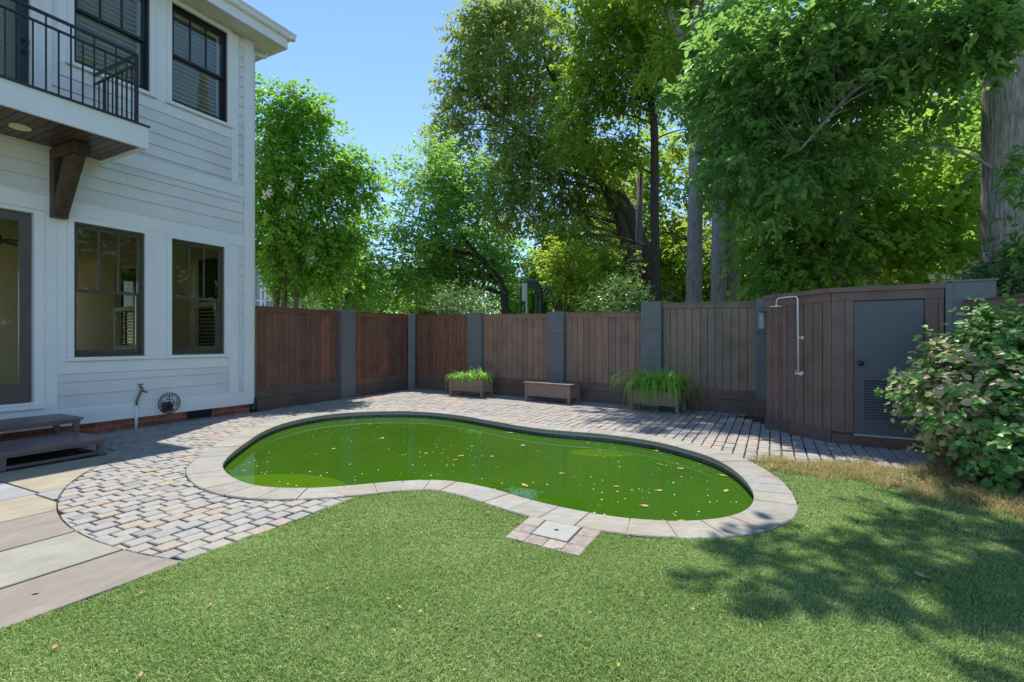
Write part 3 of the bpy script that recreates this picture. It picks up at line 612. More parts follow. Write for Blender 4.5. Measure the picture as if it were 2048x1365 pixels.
while x > BW: zt = 5.18 if k % 2 else 5.05; MB().fbox(x - .0075, x + .0075, RD - .0075, RD + .0075, 4.27, zt).build('baluster', 'iron', rail); x -= .118; k += 1
for k in range(8): y = RD - .115 - k * .125; MB().fbox(RE - .0075, RE + .0075, y - .0075, y + .0075, 4.27, 5.05).build('baluster', 'iron', rail)
bk = part('bracket', house, W(-2.85, .1, 3.0))
MB().fbox(-2.93, -2.77, .03, .16, 3.03, 3.944).build('wall_post', 'beam_wood', bk)
MB().fbox(-2.945, -2.755, .165, .74, 3.80, 3.944).build('cross_beam', 'beam_wood', bk)
mb = MB(); lo = [W(-2.925, .162, 3.05), W(-2.925, .19, 3.03), W(-2.775, .19, 3.03), W(-2.775, .162, 3.05)]
mb.hexa([W(-2.925, .165, 3.30), W(-2.925, .165, 3.06), W(-2.775, .165, 3.06), W(-2.775, .165, 3.30)], [W(-2.925, .42, 3.797), W(-2.925, .66, 3.797), W(-2.775, .66, 3.797), W(-2.775, .42, 3.797)]); st = mb.build('strut', 'beam_wood', bk)
for k in (0, 1): MB().ball(W(-2.885 + k * .07, .59, 3.70), .017).build('bolt', 'iron', st)
# eaves and roof
rf = part('roof', house, W(-4, -4, 7.0)); EV = .45
MB().fbox(AW - EV, AE + EV - .03, .03, EV - .02, 7.0, 7.03).build('soffit', 'soffit_paint', rf); MB().fbox(AE + .022, AE + EV - .03, -8 - EV, .028, 7.0, 7.03).build('soffit', 'soffit_paint', rf)
for k in range(3): MB().fbox(AW, AE + .01, .034 + k * .05, .05 + k * .05, 6.985, 6.9995).build('soffit_batten', 'soffit_paint', rf)
MB().fbox(AW - EV, AE + EV - .03, EV - .018, EV + .004, 6.985, 7.27).build('fascia', 'trim_paint', rf); MB().fbox(AE + EV - .028, AE + EV - .004, -8 - EV, EV - .0185, 6.985, 7.27).build('fascia', 'trim_paint', rf)
def gutter(p, q, out):
    p = np.array(p); q = np.array(q); o3 = np.array(out); prof = [(0, 0), (.055, 0), (.075, .03), (.075, .06), (.105, .1), (.105, .115), (.09, .115), (.06, .05), (.01, .012), (0, .115)]
    k = len(prof); V = [p + o3 * a + ZX3 * b for a, b in prof] + [q + o3 * a + ZX3 * b for a, b in prof]
    MB().add(V, [(i, (i + 1) % k, k + (i + 1) % k, k + i) for i in range(k)] + [tuple(range(k))[::-1], tuple(range(k, 2 * k))]).build('gutter', 'trim_paint', rf)
gutter(W(AW - EV, EV + .006, 7.165), W(AE + EV + .10, EV + .006, 7.165), NX3); gutter(W(AE + EV - .002, -8.5, 7.162), W(AE + EV - .002, EV + .108, 7.162), AX3)
mb = MB(); rz = 7.29; e = EV + .06; pk = 9.6
V = [W(AW - e, e, rz), W(AE + e, e, rz), W(AE + e, -8 - e, rz), W(AW - e, -8 - e, rz), W(AW + 3.8, -4, pk), W(AE - 3.8, -4, pk)]
mb.add(V, [(0, 1, 5, 4), (1, 2, 5), (2, 3, 4, 5), (3, 0, 4), (3, 2, 1, 0)]); mb.build('roof_slope', 'shingle', rf)
ds = part('downspout', house, W(AE + .08, -.1, .1))
MB().tube([W(AE + .36, -.06, 7.16), W(AE + .36, -.06, 6.97), W(AE + .32, -.06, 6.90), W(AE + .10, -.06, 6.86), W(AE + .065, -.06, 6.78), W(AE + .065, -.06, .24)], .036, 10).build('pipe', 'trim_paint', ds, True)
MB().tube([W(AE + .065, -.05, .26), W(AE + .065, -.05, .13), W(AE + .065, -.05, .12), W(AE + .065, -.05, -.03)], [.062, .058, .07, .07], 14).build('boot', 'black_plastic', ds, True)

# steps at the door
st = thing('deck_steps', W(-4, .8, 0), 'low brown two-tier step platform on a metal frame below the glass door', 'steps')
def tier(nm, a0, a1, d0, d1, z):
    t = part(nm, st, W((a0 + a1) / 2, (d0 + d1) / 2, z - .2)); k = 4; wq = (d1 - d0) / k
    for i in range(k): MB().fbox(a0, a1, d0 + i * wq + .0015, d0 + (i + 1) * wq - .0015, z - .03, z + random.uniform(-.001, .001)).build('plank', 'step_wood', t)
    MB().fbox(a0 + .02, a1 - .02, d1 - .05, d1 - .03, z - .068, z - .031).build('front_rail', 'step_wood', t)
    for x in (a1 - .085, a1 - .95, a1 - 1.8):
        for y in (d1 - .09, d0 + .05): MB().fbox(x, x + .055, y, y + .055, -.012, z - .031).build('leg', 'step_wood', t)
    for y in (d1 - .085, d0 + .055): MB().fbox(a0 + .05, a1 - .09, y, y + .03, .0, .03).build('foot_rail', 'step_wood', t)
    MB().fbox(a1 - .075, a1 - .045, d0 + .11, d1 - .096, .0, .028).build('foot_rail', 'step_wood', t)
tier('upper_tier', -5.6, -2.86, .12, .80, .36); tier('lower_tier', -5.7, -2.96, .83, 1.66, .19)
# hose tap and pipe
tp = thing('hose_tap', W(-1.87, .05, 0), 'brass hose tap with a short hose stub running into a white upright pipe', 'tap')
MB().tube([W(-1.90, .055, -.03), W(-1.895, .055, .36)], .021, 10).build('pipe', 'white_pipe', tp, True)
MB().tube([W(-1.895, .055, .34), W(-1.89, .06, .44), W(-1.86, .075, .53), W(-1.835, .085, .585)], .018, 8).build('hose_stub', 'hose', tp, True)
mb = MB(); mb.tube([W(-1.835, .0, .63), W(-1.835, .09, .63), W(-1.835, .095, .585)], .015, 8); mb.tube([W(-1.835, .085, .585), W(-1.77, .10, .55)], .014, 8); mb.build('spout', 'hose', tp, True)
mb = MB(); mb.tube([W(-1.835, .05, .63), W(-1.835, .05, .675)], .009, 8); mb.fbox(-1.875, -1.795, .043, .057, .672, .684); mb.build('handle', 'iron', tp)
# iron medallion over the drain outlet
md = thing('hose_hanger', W(-1.46, .05, .19), 'round black iron scrollwork hose holder mounted low on the white siding', 'hose holder'); mc = np.array(W(-1.46, .13, .35))
def ring(mb, c, r, t, n=28, a0=0, a1=2 * math.pi): mb.tube([np.array(c) + AX3 * r * math.cos(a) + ZX3 * r * math.sin(a) for a in np.linspace(a0, a1, n)], t, 6)
mb = MB(); ring(mb, mc, .160, .009, 40); ring(mb, mc, .135, .004, 40); mb.build('rim', 'iron', md, True)
for q in range(4):
    t0 = math.pi / 4 + q * math.pi / 2; mb = MB()
    for sgn in (1, -1):
        pts = []; cs = mc + (AX3 * math.cos(t0 + sgn * .42) + ZX3 * math.sin(t0 + sgn * .42)) * .085
        for a in np.linspace(0, 2.2 * math.pi, 20):
            r = .044 * (1 - a / (2.6 * math.pi)); pts.append(cs + AX3 * r * math.cos(t0 + sgn * a) + ZX3 * r * math.sin(t0 + sgn * a))
        mb.tube(pts, .0055, 5)
    mb.tube([mc + (AX3 * math.cos(t0 - .78) + ZX3 * math.sin(t0 - .78)) * .02, mc + (AX3 * math.cos(t0 - .78) + ZX3 * math.sin(t0 - .78)) * .14], .005, 5); mb.build('scroll', 'iron', md)
MB().disc(mc, NX3, .03, .012, 14).build('boss', 'iron', md)
mb = MB(); mb.hexa([W(-1.52, .032, .20), W(-1.52, .12, .24), W(-1.40, .12, .24), W(-1.40, .032, .20)], [W(-1.52, .032, .36), W(-1.52, .12, .32), W(-1.40, .12, .32), W(-1.40, .032, .36)]); mb.build('bracket', 'iron', md)

# ------------------------------------------------------------------ fences
def lerp(a, b, t): return a + (b - a) * t
def fence_panel(p, q, zt0, zt1, m, label, nb=None, knot=None):
    """p,q ground ends of the board plane (viewer side to the right of p->q)"""
    p = np.array(p); q = np.array(q); L = np.linalg.norm(q - p); u = (q - p) / L; nr = np.array([u[1], -u[0]])
    t = thing('fence_panel', (*((p + q) / 2), 0), label, 'fence'); nb = nb or round(L / .147)
    def slab(nm, s0, s1, d0, d1, z00, z01, z10, z11, mm):
        c = lambda s, d, z: (*(p + u * s + nr * d), z)
        return MB().hexa([c(s0, d0, z00), c(s0, d1, z00), c(s1, d1, z10), c(s1, d0, z10)], [c(s0, d0, z01), c(s0, d1, z01), c(s1, d1, z11), c(s1, d0, z11)]).build(nm, mm, t)
    zt = lambda s: lerp(zt0, zt1, s / L)
    ws = np.array([random.uniform(.9, 1.1) for _ in range(nb)]); ws = np.r_[0, np.cumsum(ws / ws.sum() * L)]
    for i in range(nb):
        s0, s1 = ws[i] + .005, ws[i + 1] - .005; dd = random.uniform(-.003, .003); slab('board', s0, s1, -.035 + dd, .005 + dd, .415, zt(s0) - .03, .415, zt(s1) - .03, m)
    slab('cap_rail', 0, L, -.05, .032, zt0 - .115, zt0 - .018, zt1 - .115, zt1 - .018, m); slab('cap', 0, L, -.07, .05, zt0 - .016, zt0, zt1 - .016, zt1, m)
    slab('lower_rail', 0, L, -.02, .032, .248, .425, .242, .420, 'rail_brown'); slab('kick_board', 0, L, -.02, .038, -.03, .240, -.03, .236, 'rail_brown')
    slab('backing', 0, L, -.075, -.055, -.03, zt0 - .12, -.03, zt1 - .12, 'rail_brown')
    if knot: s, z = knot; MB().disc((*(p + u * s + nr * .009), z), (*nr, 0), .012, .006, 10).build('knot_hole', 'black_plastic', t)
    return t
def pillar(p, q, zt, depth, label, joints=(), back=.2):
    p = np.array(p); q = np.array(q); L = np.linalg.norm(q - p); u = (q - p) / L; nr = np.array([u[1], -u[0]])
    t = thing('block_pillar', (*((p + q) / 2), 0), label, 'pillar')
    zs = [-.03, *joints, zt]
    for i in range(len(zs) - 1):
        c = lambda s, d, z: (*(p + u * s + nr * d), z); g = .005
        MB().hexa([c(0, -back, zs[i]), c(0, depth, zs[i]), c(L, depth, zs[i]), c(L, -back, zs[i])], [c(0, -back, zs[i + 1] - g), c(0, depth, zs[i + 1] - g), c(L, depth, zs[i + 1] - g), c(L, -back, zs[i + 1] - g)]).build('block_course', 'block_paint', t)
    return t
LL = np.linalg.norm(FK - FL0); BL = np.linalg.norm(FR - FK)
def onL(s): return FL0 + LDIR * s
def onB(s): return FK + BDIR * s
def Bx(px):                                 # distance along the rear fence at an image column
    r = (px - 1024) / FPX; return (r * FK[1] - FK[0]) / (BDIR[0] - r * BDIR[1])
def Lx(px):
    r = (px - 1024) / FPX; return (r * FL0[1] - FL0[0]) / (LDIR[0] - r * LDIR[1])
RB = np.array([BDIR[1], -BDIR[0]]) * -.10   # boards sit behind the pillar faces
RL = np.array([LDIR[1], -LDIR[0]]) * -.10
l1, l2 = Lx(684), Lx(711)
fence_panel(onL(.02) + RL, onL(l1 - .01) + RL, 2.03, 2.055, 'fence_red', 'reddish vertical board fence panel joining the white house corner to a block pillar')
pillar(onL(l1), onL(l2), 2.11, .0, 'grey painted pillar in the reddish fence between house and rear corner', (.98,))
fence_panel(onL(l2 + .01) + RL, onL(LL + .02) + RL, 2.065, 2.115, 'fence_red', 'short reddish fence panel running from a pillar into the rear corner')
# corner post
cp = thing('corner_post', (*FK, 0), 'narrow grey post where the two board fences meet at the corner', 'post')
MB().obox((FK[0] + .01, FK[1] - .02, 1.04), (1, 0, 0), (0, 1, 0), (0, 0, 1), .2, .2, 2.17).build('shaft', 'block_paint', cp)
MB().obox((FK[0] + .01, FK[1] - .02, .11), (1, 0, 0), (0, 1, 0), (0, 0, 1), .15, .23, .26).build('base_block', 'block_paint', cp)
b = {k: Bx(v) for k, v in dict(p1a=935, p1b=962, p2a=1094, p2b=1127, p3a=1282, p3b=1322, p4a=1512).items()}
fence_panel(onB(-.02) + RB, onB(b['p1a'] - .01) + RB, 2.105, 2.055, 'fence_red', 'reddish brown fence panel between rear corner and planter with short lilies')
pillar(onB(b['p1a']), onB(b['p1b']), 2.085, .0, 'grey pillar rising behind the planter with short arching lilies', (1.33,))
fence_panel(onB(b['p1b'] + .01) + RB, onB(b['p2a'] - .01) + RB, 2.04, 2.00, 'fence_brown', 'brown fence panel between the lily planter and the wooden bench')
pillar(onB(b['p2a']), onB(b['p2b']), 2.035, .0, 'grey pillar rising behind the empty wooden bench', (.62, 1.52))
fence_panel(onB(b['p2b'] + .01) + RB, onB(b['p3a'] - .01) + RB, 2.007, 1.955, 'fence_brown', 'brown fence panel with a small knot hole between bench and grassy planter', knot=(.33, 1.49))
pillar(onB(b['p3a']), onB(b['p3b']), 2.17, .0, 'tall grey block pillar rising behind the planter of long drooping grass', (.55, 1.0, 1.58))
fence_panel(onB(b['p3b'] + .01) + RB, onB(b['p4a'] - .01) + RB, 2.13, 2.085, 'fence_grey', 'taller grey-brown fence panel next to the wall lantern and shed')
pp = pillar(onB(b['p4a']), onB(b['p4a'] + .34), 2.135, .0, 'dark grey pillar carrying the glass lantern beside the shed', (.3, .95, 1.5))
tq = onB(b['p4a'] - .03); tq2 = onB(b['p4a'] + .36); u = BDIR; nr = np.array([u[1], -u[0]])
for z0, z1, dd in ((-.03, .125, .05), (.13, .27, .06)):
    c = lambda s, d, z: (*(tq + u * s + nr * d), z); MB().hexa([c(0, .002, z0), c(0, dd, z0), c(.39, dd, z0), c(.39, .002, z0)], [c(0, .002, z1), c(0, dd, z1), c(.39, dd, z1), c(.39, .002, z1)]).build('base_board', 'rail_brown', pp)
# lantern
lc = onB(b['p4a'] + .12) + nr * .13; lt = thing('wall_lantern', (*lc, 1.6), 'clear glass cylinder lantern with a black arm on the dark pillar', 'lantern')
MB().bar((*(onB(b['p4a'] + .2) + nr * .004), 1.87), (*(lc), 1.87), .02, .016).build('arm', 'iron', lt); MB().bar((*(onB(b['p4a'] + .2) + nr * .008), 1.78), (*(onB(b['p4a'] + .2) + nr * .008), 1.96), .045, .014, up=(nr[0], nr[1], 0)).build('wall_plate', 'iron', lt)
MB().tube([(*lc, 1.875), (*lc, 1.80)], [.022, .03], 12).build('socket', 'iron', lt); MB().ball((*lc, 1.745), .032, sc=(1, 1, 1.6)).build('bulb', 'white_pipe', lt, True)
MB().tube([(*lc, 1.86), (*lc, 1.575)], .062, 20, cap=False).build('glass_cylinder', 'glass_seeded', lt, True); mb = MB(); mb.tube([(*lc, 1.862), (*lc, 1.857)], .064, 20); mb.build('top_ring', 'iron', lt)

# ------------------------------------------------------------------ shed
sh = thing('pool_shed', (4.9, 7.2, 0), 'brown board pool equipment shed with an angled corner and grey louvred door', 'shed'); ZS = 2.05
AXF = (SHC - SHB) / np.linalg.norm(SHC - SHB); NF = np.array([AXF[1], -AXF[0]]); AXL = (SHB - SHA) / np.linalg.norm(SHB - SHA); NL = np.array([AXL[1], -AXL[0]])
def sq(nm, p, u, nr, s0, s1, d0, d1, z0, z1, m, par):
    c = lambda s, d, z: (*(p + u * s + nr * d), z)
    return MB().hexa([c(s0, d0, z0), c(s0, d1, z0), c(s1, d1, z0), c(s1, d0, z0)], [c(s0, d0, z1), c(s0, d1, z1), c(s1, d1, z1), c(s1, d0, z1)]).build(nm, m, par)
LA = np.linalg.norm(SHB - SHA); LF = np.linalg.norm(SHC - SHB)
SHD = SHC - NF * 2.2; SHE = SHA - NL * 1.3
mb = MB(); ins = lambda p, k: p + (np.array([5.1, 7.4]) - p) * k
mb.prism([ins(SHA, .06), ins(SHB, .045), ins(SHC, .05), SHD, (4.95, 9.0)], -.02, ZS - .07); mb.build('core', 'rail_brown', sh)
mb = MB(); mb.prism([SHA - AXL * .05 + NL * .035, SHB + (NL + NF) * .03, SHC + NF * .035 + AXF * .01, SHD, (4.95, 9.0)], ZS - .06, ZS); mb.build('roof_cap', 'shed_wood', sh)
ws = np.r_[0, np.cumsum([.118, .13, .05, .10, .145, .15, .155, .155, .14])]; ws = ws / ws[-1] * LA
for i in range(len(ws) - 1): sq('board', SHA, AXL, NL, ws[i] + .006, ws[i + 1] - .006, -.03, .0 + random.uniform(-.003, .003), .16, ZS - .17, 'shed_wood', sh)
sq('top_board', SHA, AXL, NL, -.02, LA, -.03, .014, ZS - .172, ZS - .062, 'shed_wood', sh); sq('base_board', SHA, AXL, NL, -.015, LA + .006, -.03, .018, -.03, .172, 'rail_brown', sh)
# door position on the front face
def Fx(px): r = (px - 1024) / FPX; return (r * SHB[1] - SHB[0]) / (AXF[0] - r * AXF[1])
g0, g1 = Fx(1708), Fx(1848); dz0, dz1 = .13, 1.86
fm = Fx(1690)
sq('board', SHB, AXF, NF, .004, fm - .003, -.03, .0, .16, ZS - .17, 'shed_wood', sh); sq('board', SHB, AXF, NF, fm + .003, g0 - .006, -.03, .001, .16, ZS - .17, 'shed_wood', sh)
sq('board', SHB, AXF, NF, g1 + .008, Fx(1876), -.03, .0, .16, ZS - .17, 'shed_wood', sh); sq('board', SHB, AXF, NF, Fx(1876) + .006, LF, -.03, .0, .16, ZS - .17, 'shed_wood', sh)
sq('head_board', SHB, AXF, NF, g0 - .003, g1 + .005, -.03, .001, dz1 + .012, ZS - .172, 'shed_wood', sh)
sq('top_board', SHB, AXF, NF, .002, LF, -.03, .014, ZS - .170, ZS - .062, 'shed_wood', sh); sq('base_board', SHB, AXF, NF, .008, LF, -.03, .018, -.03, .125, 'rail_brown', sh)
do = part('door', sh, (*(SHB + AXF * .4), .1)); mb = MB(); c = lambda s, d, z: (*(SHB + AXF * s + NF * d), z)
sq('leaf', SHB, AXF, NF, g0, g1, -.03, -.008, dz0, dz1, 'shed_door', do); sq('threshold', SHB, AXF, NF, g0, g1, -.005, .026, .126, .142, 'far_stone', do)
v0, v1 = Fx(1722), Fx(1722) + .50; vz0, vz1 = .30, .88
lv = part('louvre', do, (*(SHB + AXF * (v0 + .2)), vz0))
mb = MB()
for (s0, s1, z0, z1) in [(v0, v0 + .035, vz0, vz1), (v1 - .035, v1, vz0, vz1), (v0 + .035, v1 - .035, vz1 - .035, vz1), (v0 + .035, v1 - .035, vz0, vz0 + .035)]:
    mb.hexa([c(s0, -.008, z0), c(s0, .012, z0), c(s1, .012, z0), c(s1, -.008, z0)], [c(s0, -.008, z1), c(s0, .012, z1), c(s1, .012, z1), c(s1, -.008, z1)])
sq('slat_shade_plate', SHB, AXF, NF, v0 + .03, v1 - .03, -.0079, -.0072, vz0 + .03, vz1 - .03, 'black_plastic', do)  # black plate that paints the shade between the louvre slats
nsl = 15
for i in range(nsl):
    z0 = vz0 + .04 + i * (vz1 - vz0 - .08) / nsl; z1 = z0 + .018; s0, s1 = v0 + .035, v1 - .035
    mb.hexa([c(s0, -.007, z0), c(s0, .007, z0), c(s1, .007, z0), c(s1, -.007, z0)], [c(s0, -.007, z1), c(s0, -.004, z1), c(s1, -.004, z1), c(s1, -.007, z1)])
o = mb.build('louvre_frame_and_blades', 'shed_door', do); bpy.data.objects.remove(lv); o.name = 'louvre'
kp = SHB + AXF * (Fx(1722) - .005); mb = MB(); mb.disc((*(kp + NF * .0), 1.06), (*NF, 0), .036, .02, 16); mb.ball((*(kp + NF * .045), 1.06), .03); mb.build('knob', 'iron', do, True)
for zz in (.4, 1.55): sq('hinge', SHB, AXF, NF, g1 - .01, g1 + .014, -.006, .008, zz, zz + .09, 'iron', do)
# shower on the angled wall
sp = SHA + AXL * (.52 * LA); sw = thing('outdoor_shower', (*sp, .9), 'polished outdoor shower pipe with a flat round head on the brown shed', 'shower')
def SPX(px, py, off):                       # point at an image position on a plane `off` in front of the angled wall
    O = SHA + NL * off; r = (px - 1024) / FPX; s = (r * O[1] - O[0]) / (AXL[0] - r * AXL[1]); Y = O[1] + AXL[1] * s; return np.array([*(O + AXL * s), HC + (HY - py) / FPX * Y])
t0 = SPX(1597, 748, .07); t1 = SPX(1595.5, 600, .07); hd = SPX(1553, 607, .07)
pts = [t0, t1]
for a in np.linspace(0, math.pi / 2, 6): pts.append(t1 + np.array([*(-AXL * .05 * (1 - math.cos(a))), .05 * math.sin(a)]))
top = pts[-1]; e1 = np.array([hd[0], hd[1], top[2] + .0]); dirn = e1 - top; dirn /= np.linalg.norm(dirn)
for a in np.linspace(0, math.pi / 2, 6): pts.append(e1 - dirn * .05 + dirn * .05 * math.sin(a) - np.array([0, 0, .05 * (1 - math.cos(a))]))
pts.append(pts[-1] - np.array([0, 0, .045])); MB().tube(pts, .0105, 10).build('riser', 'chrome', sw, True)
hc = pts[-1]; mb = MB(); mb.tube([hc, hc - [0, 0, .02]], [.014, .024], 12); mb.disc(hc - [0, 0, .026], (0, 0, 1), .095, .010, 28); mb.build('head', 'chrome', sw)
for z in (t0[2] + .01, SPX(1596, 676, .07)[2]):
    p = np.array([*(sp), z]); p[:2] = t0[:2] - NL * .04; mb = MB(); mb.disc((*(t0[:2] - NL * .062), z), (*NL, 0), .028, .012, 16); mb.tube([(*(t0[:2] - NL * .06), z), (*t0[:2], z)], .011, 8); mb.build('wall_mount', 'chrome', sw, True)
mb = MB(); mb.tube([t0 - [*(AXL * .05), 0], t0 + [*(AXL * .05), 0]], .016, 10); mb.tube([t0 - [*(AXL * .045), 0], t0 - [*(AXL * .045), -.05]], .006, 6); mb.ball(t0 + [*(AXL * .05), 0], .024); mb.build('valve', 'chrome', sw, True)
# grey wall and fence to the right of the shed
gp = SHC + AXF * .012; wp = thing('block_wall', (*(gp + AXF * .3), 0), 'dark grey block wall pier between the shed and right-hand fence', 'wall')
sq('block_pier', gp, AXF, NF, .0, .06, -.5, .02, -.03, 2.045, 'block_paint', wp); sq('block_face', gp, AXF, NF, .062, .46, -.5, -.004, -.03, 2.055, 'block_paint', wp)
sq('coping', gp, AXF, NF, .05, .475, -.52, .012, 2.057, 2.08, 'block_paint', wp)
f0 = np.array([5.40, 5.93]); f1 = np.array([5.62, 2.0]); fence_panel(f0, f1, 1.84, 1.84, 'shed_wood', 'brown fence panel half hidden behind the big leafy bush', nb=24)

# ------------------------------------------------------------------ planters and bench
def planter(p, q, dep, zt, label, bench=False):
    p = np.array(p); q = np.array(q); L = np.linalg.norm(q - p); u = (q - p) / L; nr = np.array([u[1], -u[0]])
    t = thing('bench' if bench else 'planter_box', (*((p + q) / 2 - nr * dep / 2), 0), label, 'bench' if bench else 'planter'); z0 = .12; k = .055
    S = lambda nm, *a: sq(nm, p, u, nr, *a, 'bench_wood', t)
    for s in (0, L - k):
        for d in (-k, -dep): S('leg', s, s + k, d, d + k, -.004, zt)
    S('front_board', k + .001, L - k - .001, -.035, -.012, z0, zt - .004); S('back_board', k + .001, L - k - .001, -dep + .012, -dep + .035, z0, zt - .004)
    S('side_board', .012, .035, -dep + k + .001, -k - .001, z0, zt - .004); S('side_board', L - .035, L - .012, -dep + k + .001, -k - .001, z0, zt - .004); S('bottom', .04, L - .04, -dep + .04, -.04, z0, z0 + .02)
    if bench:
        for i in range(3): w_ = (dep + .06) / 3; S('seat_plank', -.03, L + .03, .03 - (i + 1) * w_ + .002, .03 - i * w_ - .002, zt + .002, zt + .026)
    else: sq('soil', p, u, nr, .04, L - .04, -dep + .04, -.04, zt - .09, zt - .035, 'soil', t)
    return t, p, u, nr, L
def straps(name, label, p, u, nr, L, dep, z, n, lmin, lmax, wd, stiff, seed, group, cat='plant', flop=.25):
    r = np.random.default_rng(seed); SEG = 7; V = []; Fc = []; T = []
    for i in range(n):
        b0 = p + u * r.uniform(.08, L - .08) - nr * r.uniform(.08, dep - .08); a = r.uniform(0, 2 * math.pi); dr = np.array([math.cos(a), math.sin(a)])
        edge = ((b0 - p) @ u / L - .5) * 1.2; dr = dr + u * edge + nr * .25; dr /= np.linalg.norm(dr)
        ln = r.uniform(lmin, lmax); el = r.normal(stiff, .18); pos = np.array([*b0, z]); fl = r.random() < flop; ln *= 1.35 if fl else 1; curv = r.uniform(.16, .34) * (1.75 if fl else 1)
        tone = min(.999, max(0, r.normal(.5, .2))) if r.random() > .08 else .99; tone = min(tone, .85) if tone < .95 else tone; sd_ = np.array([-dr[1], dr[0], 0.])
        o = len(V)
        for s in range(SEG + 1):
            wv = wd * (1 - (s / SEG) ** 2.2) * .5 + .0006; V += [pos - sd_ * wv, pos + sd_ * wv]; T += [tone, tone]
            pos = pos + (np.array([*dr, 0]) * math.cos(el) + ZX3 * math.sin(el)) * ln / SEG; el = max(el - curv * (1 + s * .12), -1.45); pos[2] = max(pos[2], .01)
        Fc += [(o + 2 * s, o + 2 * s + 1, o + 2 * s + 3, o + 2 * s + 2) for s in range(SEG)]
    t = thing(name, (*(p + u * L / 2 - nr * dep / 2), z), label, cat)
    fast_mesh('leaves', np.array(V), np.array(Fc), 'leaf_lily', t, np.array(T), 'stuff'); MB().tube([(*(p + u * .1 - nr * dep / 2), z + .012), (*(p + u * (L - .1) - nr * dep / 2), z + .012)], .02, 6).build('crown', 'stem', t)
    return t
p1 = planter(G(899.5, 791), G(964, 796.5), .42, .42, 'brown wooden planter box holding short arching lilies'); straps('lily_clump', 'short bright green lilies arching out of the planter box near the rear corner', *p1[1:], .42, .36, 360, .26, .58, .022, 1.1, 3, None, flop=.15)
planter(G(1050, 801.5), G(1139, 810), .42, .40, 'low brown wooden bench standing against the fence between two planters', True)
p2 = planter(G(1260, 819.5), G(1357, 828), .44, .40, 'brown wooden planter box almost hidden by long drooping grass-like leaves'); straps('lily_clump', 'tall clump of long drooping grass-like leaves spilling over its planter', *p2[1:], .44, .34, 620, .42, .95, .017, 1.28, 5, None, flop=.5)
# retaining box under the right bush
rb = thing('retaining_bed', (4.95, 4.9, 0), 'low dark timber edging board around the bed under the big bush', 'garden bed'); pA, pB, pC = np.array([4.42, 5.28]), np.array([4.78, 4.86]), np.array([5.25, 4.35])
for i in range(3):
    MB().bar((*pA, .08 + i * .125), (*pB, .08 + i * .125), .045, .118).build('timber', 'rail_brown', rb); MB().bar((*(pB + [.03, -.03]), .08 + i * .125), (*pC, .08 + i * .125), .045, .118).build('timber', 'rail_brown', rb)

# ------------------------------------------------------------------ vegetation
def leaf_arrays(Pc, ax, nm, L, Wd, tone, oval=True, fold=.18):
    """vectorised leaves: base points, axis, normal -> verts, quads"""
    n = len(Pc); ax = ax / (np.linalg.norm(ax, axis=1)[:, None] + 1e-9); sd_ = np.cross(ax, nm); sd_ /= np.linalg.norm(sd_, axis=1)[:, None] + 1e-9; up = np.cross(sd_, ax)
    L = np.broadcast_to(L, (n,))[:, None]; Wd = np.broadcast_to(Wd, (n,))[:, None]
    if oval:
        P = [Pc, Pc + ax * L * .3 + sd_ * Wd * .5 + up * Wd * fold, Pc + ax * L * .68 + sd_ * Wd * .42 + up * Wd * fold - up * L * .05, Pc + ax * L - up * L * .14, Pc + ax * L * .68 - sd_ * Wd * .42 + up * Wd * fold - up * L * .05, Pc + ax * L * .3 - sd_ * Wd * .5 + up * Wd * fold]
        V = np.stack(P, 1).reshape(-1, 3); o = np.arange(n)[:, None] * 6; F = np.concatenate([o + np.array([[0, 1, 2, 3]]), o + np.array([[0, 3, 4, 5]])]); T = np.repeat(tone, 6)
    else:
        P = [Pc, Pc + ax * L * .45 + sd_ * Wd * .5 + up * Wd * fold, Pc + ax * L, Pc + ax * L * .45 - sd_ * Wd * .5 + up * Wd * fold]
        V = np.stack(P, 1).reshape(-1, 3); o = np.arange(n)[:, None] * 4; F = o + np.array([[0, 1, 2, 3]]); T = np.repeat(tone, 4)
    return V, F, T
def rdir(r, n): v = r.normal(size=(n, 3)); return v / np.linalg.norm(v, axis=1)[:, None]
